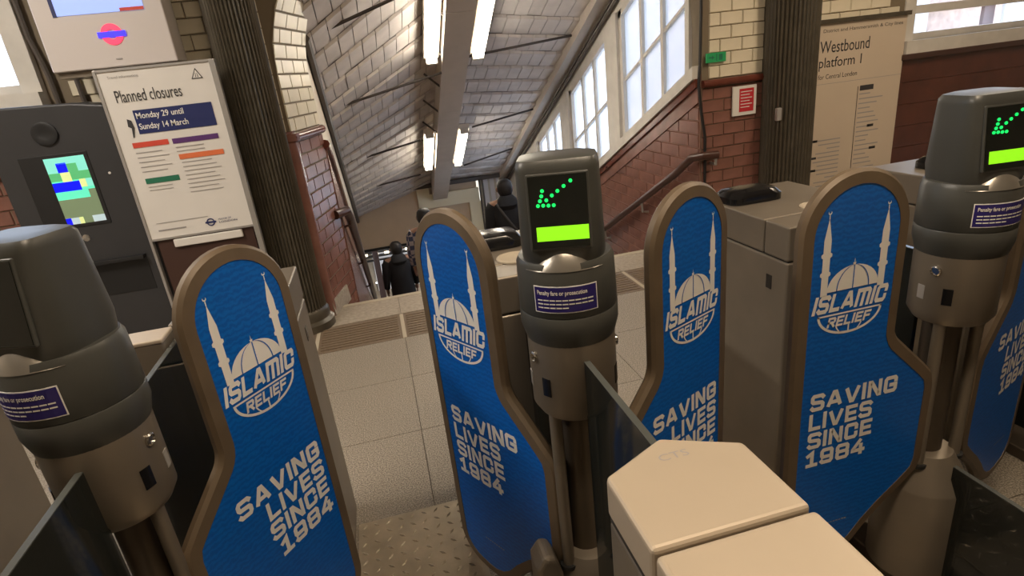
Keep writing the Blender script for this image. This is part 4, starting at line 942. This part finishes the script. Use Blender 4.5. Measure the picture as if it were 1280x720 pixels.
# ---------------------------------------------------------------- people on the stairs
def person(x, y, z, rz, label, top, top_len, hairm='hair', bag=False, hood=False, h=1.72, step=.12):
    P = empty('person', (x, y, z), rz); tag(P, label, 'person')
    bm = bmesh.new(); sk = bm.verts.layers.skin.verify(); V = {}
    def vv(k, co, r): v = bm.verts.new(co); v[sk].radius = (r, r); V[k] = v; return v
    S = h / 1.72
    vv('pel', (0, 0, .96), .135); v0 = V['pel']
    for k, co, r in (('wai', (0, -.01, 1.12), .125), ('che', (0, -.01, 1.33), .14), ('nec', (0, 0, 1.48), .058), ('hea', (0, .02, 1.58), .085), ('cro', (0, .02, 1.66), .075)): vv(k, co, r)
    E2 = [('pel', 'wai'), ('wai', 'che'), ('che', 'nec'), ('nec', 'hea'), ('hea', 'cro')]
    for s_, t_ in (('l', -1), ('r', 1)):
        for k, co, r in (('sho', (t_ * .18, 0, 1.41), .07), ('elb', (t_ * .24, -.02, 1.13), .048), ('wri', (t_ * .25, .10, .92), .03), ('pal', (t_ * .25, .13, .85), .032),
                         ('hip', (t_ * .09, 0, .90), .10), ('kne', (t_ * .10, .06 + t_ * step * .5, .50), .062), ('ank', (t_ * .10, t_ * step, .09), .042), ('toe', (t_ * .11, .14 + t_ * step, .045), .036)): vv(k + s_, co, r)
        E2 += [('che', 'sho' + s_), ('sho' + s_, 'elb' + s_), ('elb' + s_, 'wri' + s_), ('wri' + s_, 'pal' + s_), ('pel', 'hip' + s_), ('hip' + s_, 'kne' + s_), ('kne' + s_, 'ank' + s_), ('ank' + s_, 'toe' + s_)]
        for i, (dx, ln) in enumerate(((-.026, .06), (-.009, .072), (.009, .068), (.026, .052))):
            vv('f%d' % i + s_, (t_ * .25 + dx * .3, .13 + dx, .81), .009); vv('g%d' % i + s_, (t_ * .24 + dx * .3, .14 + dx, .81 - ln), .008); E2 += [('pal' + s_, 'f%d' % i + s_), ('f%d' % i + s_, 'g%d' % i + s_)]
        vv('t' + s_, (t_ * .225, .165, .835), .01); vv('u' + s_, (t_ * .22, .185, .80), .009); E2 += [('pal' + s_, 't' + s_), ('t' + s_, 'u' + s_)]
    for a, b_ in E2: bm.edges.new((V[a], V[b_]))
    for v in bm.verts: v.co *= S; v[sk].radius = (v[sk].radius[0] * S, v[sk].radius[1] * S)
    bm.verts.index_update(); v0[sk].use_root = True
    me = bpy.data.meshes.new('body'); bm.to_mesh(me); bm.free(); me.materials.append(MATS['skin'])
    o = bpy.data.objects.new('body', me); COL.objects.link(o); o.parent = P
    m_ = o.modifiers.new('skin', 'SKIN'); m_.use_smooth_shade = True; s2 = o.modifiers.new('sub', 'SUBSURF'); s2.levels = 1; s2.render_levels = 1
    def ell(cx, cy, z, a, b_, n=20): return [(S * (cx + a * math.cos(2 * PI * i / n)), S * (cy + b_ * math.sin(2 * PI * i / n)), S * z) for i in range(n)]
    mb = MB(); zb = top_len
    mb.rings([ell(0, -.0, zb, .215, .165), ell(0, 0, zb + .05, .215, .165), ell(0, 0, 1.0, .195, .155), ell(0, -.01, 1.15, .185, .15), ell(0, -.01, 1.33, .205, .15), ell(0, 0, 1.41, .20, .125), ell(0, 0, 1.46, .13, .10), ell(0, .005, 1.51, .075, .075), ell(0, .005, 1.52, .07, .07)])
    for t_ in (-1, 1): mb.tube([(S * t_ * .165, 0, S * 1.41), (S * t_ * .2, -.0, S * 1.36), (S * t_ * .24, -.02 * S, S * 1.14), (S * t_ * .25, .085 * S, S * .94)], [.085 * S, .085 * S, .066 * S, .05 * S], 12)
    mb.build('coat', top, P, True)
    mb = MB()
    for t_ in (-1, 1): mb.tube([(S * t_ * .09, 0, S * .93), (S * t_ * .09, .02 * S, S * .8), (S * t_ * .10, S * (.06 + t_ * step * .5), S * .5), (S * t_ * .10, S * t_ * step, S * .1)], [.115 * S, .11 * S, .08 * S, .068 * S], 12)
    mb.build('trousers', 'trousers', P, True)
    for t_ in (-1, 1):
        yy = t_ * step; mb = MB(); mb.rings([[(S * (t_ * .105 + a), S * (yy + b_), S * zz) for a, b_ in ((-.045, -.07), (.045, -.07), (.05, .08), (.035, .17), (-.02, .18), (-.045, .1))] for zz in (0, .05)] + [[(S * (t_ * .105 + a * .8), S * (yy + b_ * .6), S * .1) for a, b_ in ((-.045, -.09), (.045, -.09), (.05, .08), (.035, .12), (-.02, .12), (-.045, .1))]])
        mb.build('shoe', 'shoe', P, True)
    mb = MB(); mb.rings([ell(0, -.035, 1.52, .07, .055), ell(0, -.02, 1.57, .095, .09), ell(0, -.005, 1.63, .10, .105), ell(0, .0, 1.68, .09, .10), ell(0, 0, 1.715, .06, .065), ell(0, 0, 1.725, .02, .02)]); mb.build('hair', hairm, P, True)
    # face
    for t_ in (-1, 1):
        mb = MB(); mb.lathe([(.003, -.008), (.009, -.004), (.009, .004), (.003, .008)], n=8); mb.build('eye', 'print_dark', P, True, loc=(S * t_ * .032, S * .108, S * 1.60))
        mb = MB(); mb.rings([ell(t_ * .098, .015, 1.57, .008, .014, 8), ell(t_ * .104, .012, 1.60, .01, .02, 8), ell(t_ * .1, .012, 1.625, .006, .012, 8)]); mb.build('ear', 'skin', P, True)
    mb = MB(); mb.rings([ell(0, .108, 1.555, .016, .02, 8), ell(0, .105, 1.60, .007, .008, 8)]); mb.build('nose', 'skin', P, True)
    mb = MB(); mb.rings([ell(0, .098, 1.525, .02, .008, 8), ell(0, .098, 1.533, .02, .008, 8)]); mb.build('mouth', 'shoe', P, True)
    if hood:
        mb = MB(); mb.rings([ell(0, -.09, 1.36, .10, .06), ell(0, -.10, 1.42, .135, .085), ell(0, -.08, 1.49, .12, .08), ell(0, -.06, 1.53, .08, .05)]); mb.build('hood', top, P, True)
    if bag:
        mb = MB(); mb.tube([(S * -.15, -.13 * S, S * 1.45), (S * 0, -.17 * S, S * 1.2), (S * .19, -.165 * S, S * .93)], .017, 6); mb.build('bag_strap', 'strap', P, True)
        mb = MB(); mb.box((.15, -.2, .62), (.32, .06, .92)); mb.build('bag', 'coat_black', P, bevel=.03)
    return P
person(.07, 9.4, SZ(9.4) - .05, .1, 'person in a long black coat walking down the stairs, seen from behind', 'coat_black', .55, hood=True)
person(.50, 7.8, SZ(7.8) - .05, -.15, 'person in a checked jacket going down the stairs, half hidden by a paddle', 'plaid', .78)
person(1.50, 7.1, SZ(7.1) - .05, -.05, 'person in a black hooded coat with a bag strap on the right of the stairs', 'coat_black', .72, bag=True, hood=True)

# ---------------------------------------------------------------- hall ceiling lamps
def hall_lamp(x, y, label, rz=0, k=1.0, col=(1, .80, .58)):
    l = empty('ceiling_lamp', (x, y, HZ)); l.rotation_euler = (0, 0, rz); tag(l, label, 'lamp', 'strip lamps on the hall ceiling')
    mb = MB(); mb.box((-.12, -.75, -.08), (.12, .75, 0)); mb.build('housing', 'fitting', l, bevel=.01)
    mb = MB(); mb.box((-.1, -.72, -.1), (.1, .72, -.08)); mb.build('diffuser', 'tube_hall', l, bevel=.008)
    ld = bpy.data.lights.new('lamp_light', 'AREA'); ld.shape = 'RECTANGLE'; ld.size = .2; ld.size_y = 1.4; ld.energy = LAMP_HALL * k; ld.color = col
    lo = bpy.data.objects.new('lamp_light', ld); COL.objects.link(lo); lo.parent = l; lo.location = (0, 0, -.11)
hall_lamp(.6, .3, 'warm strip lamp on the ceiling above the central gate', PI / 2)
hall_lamp(-2.2, 1.6, 'strip lamp on the ceiling above the ticket machine', 0, 1.7, (1, .9, .78))
hall_lamp(3.4, 2.0, 'strip lamp on the ceiling near the line sign')
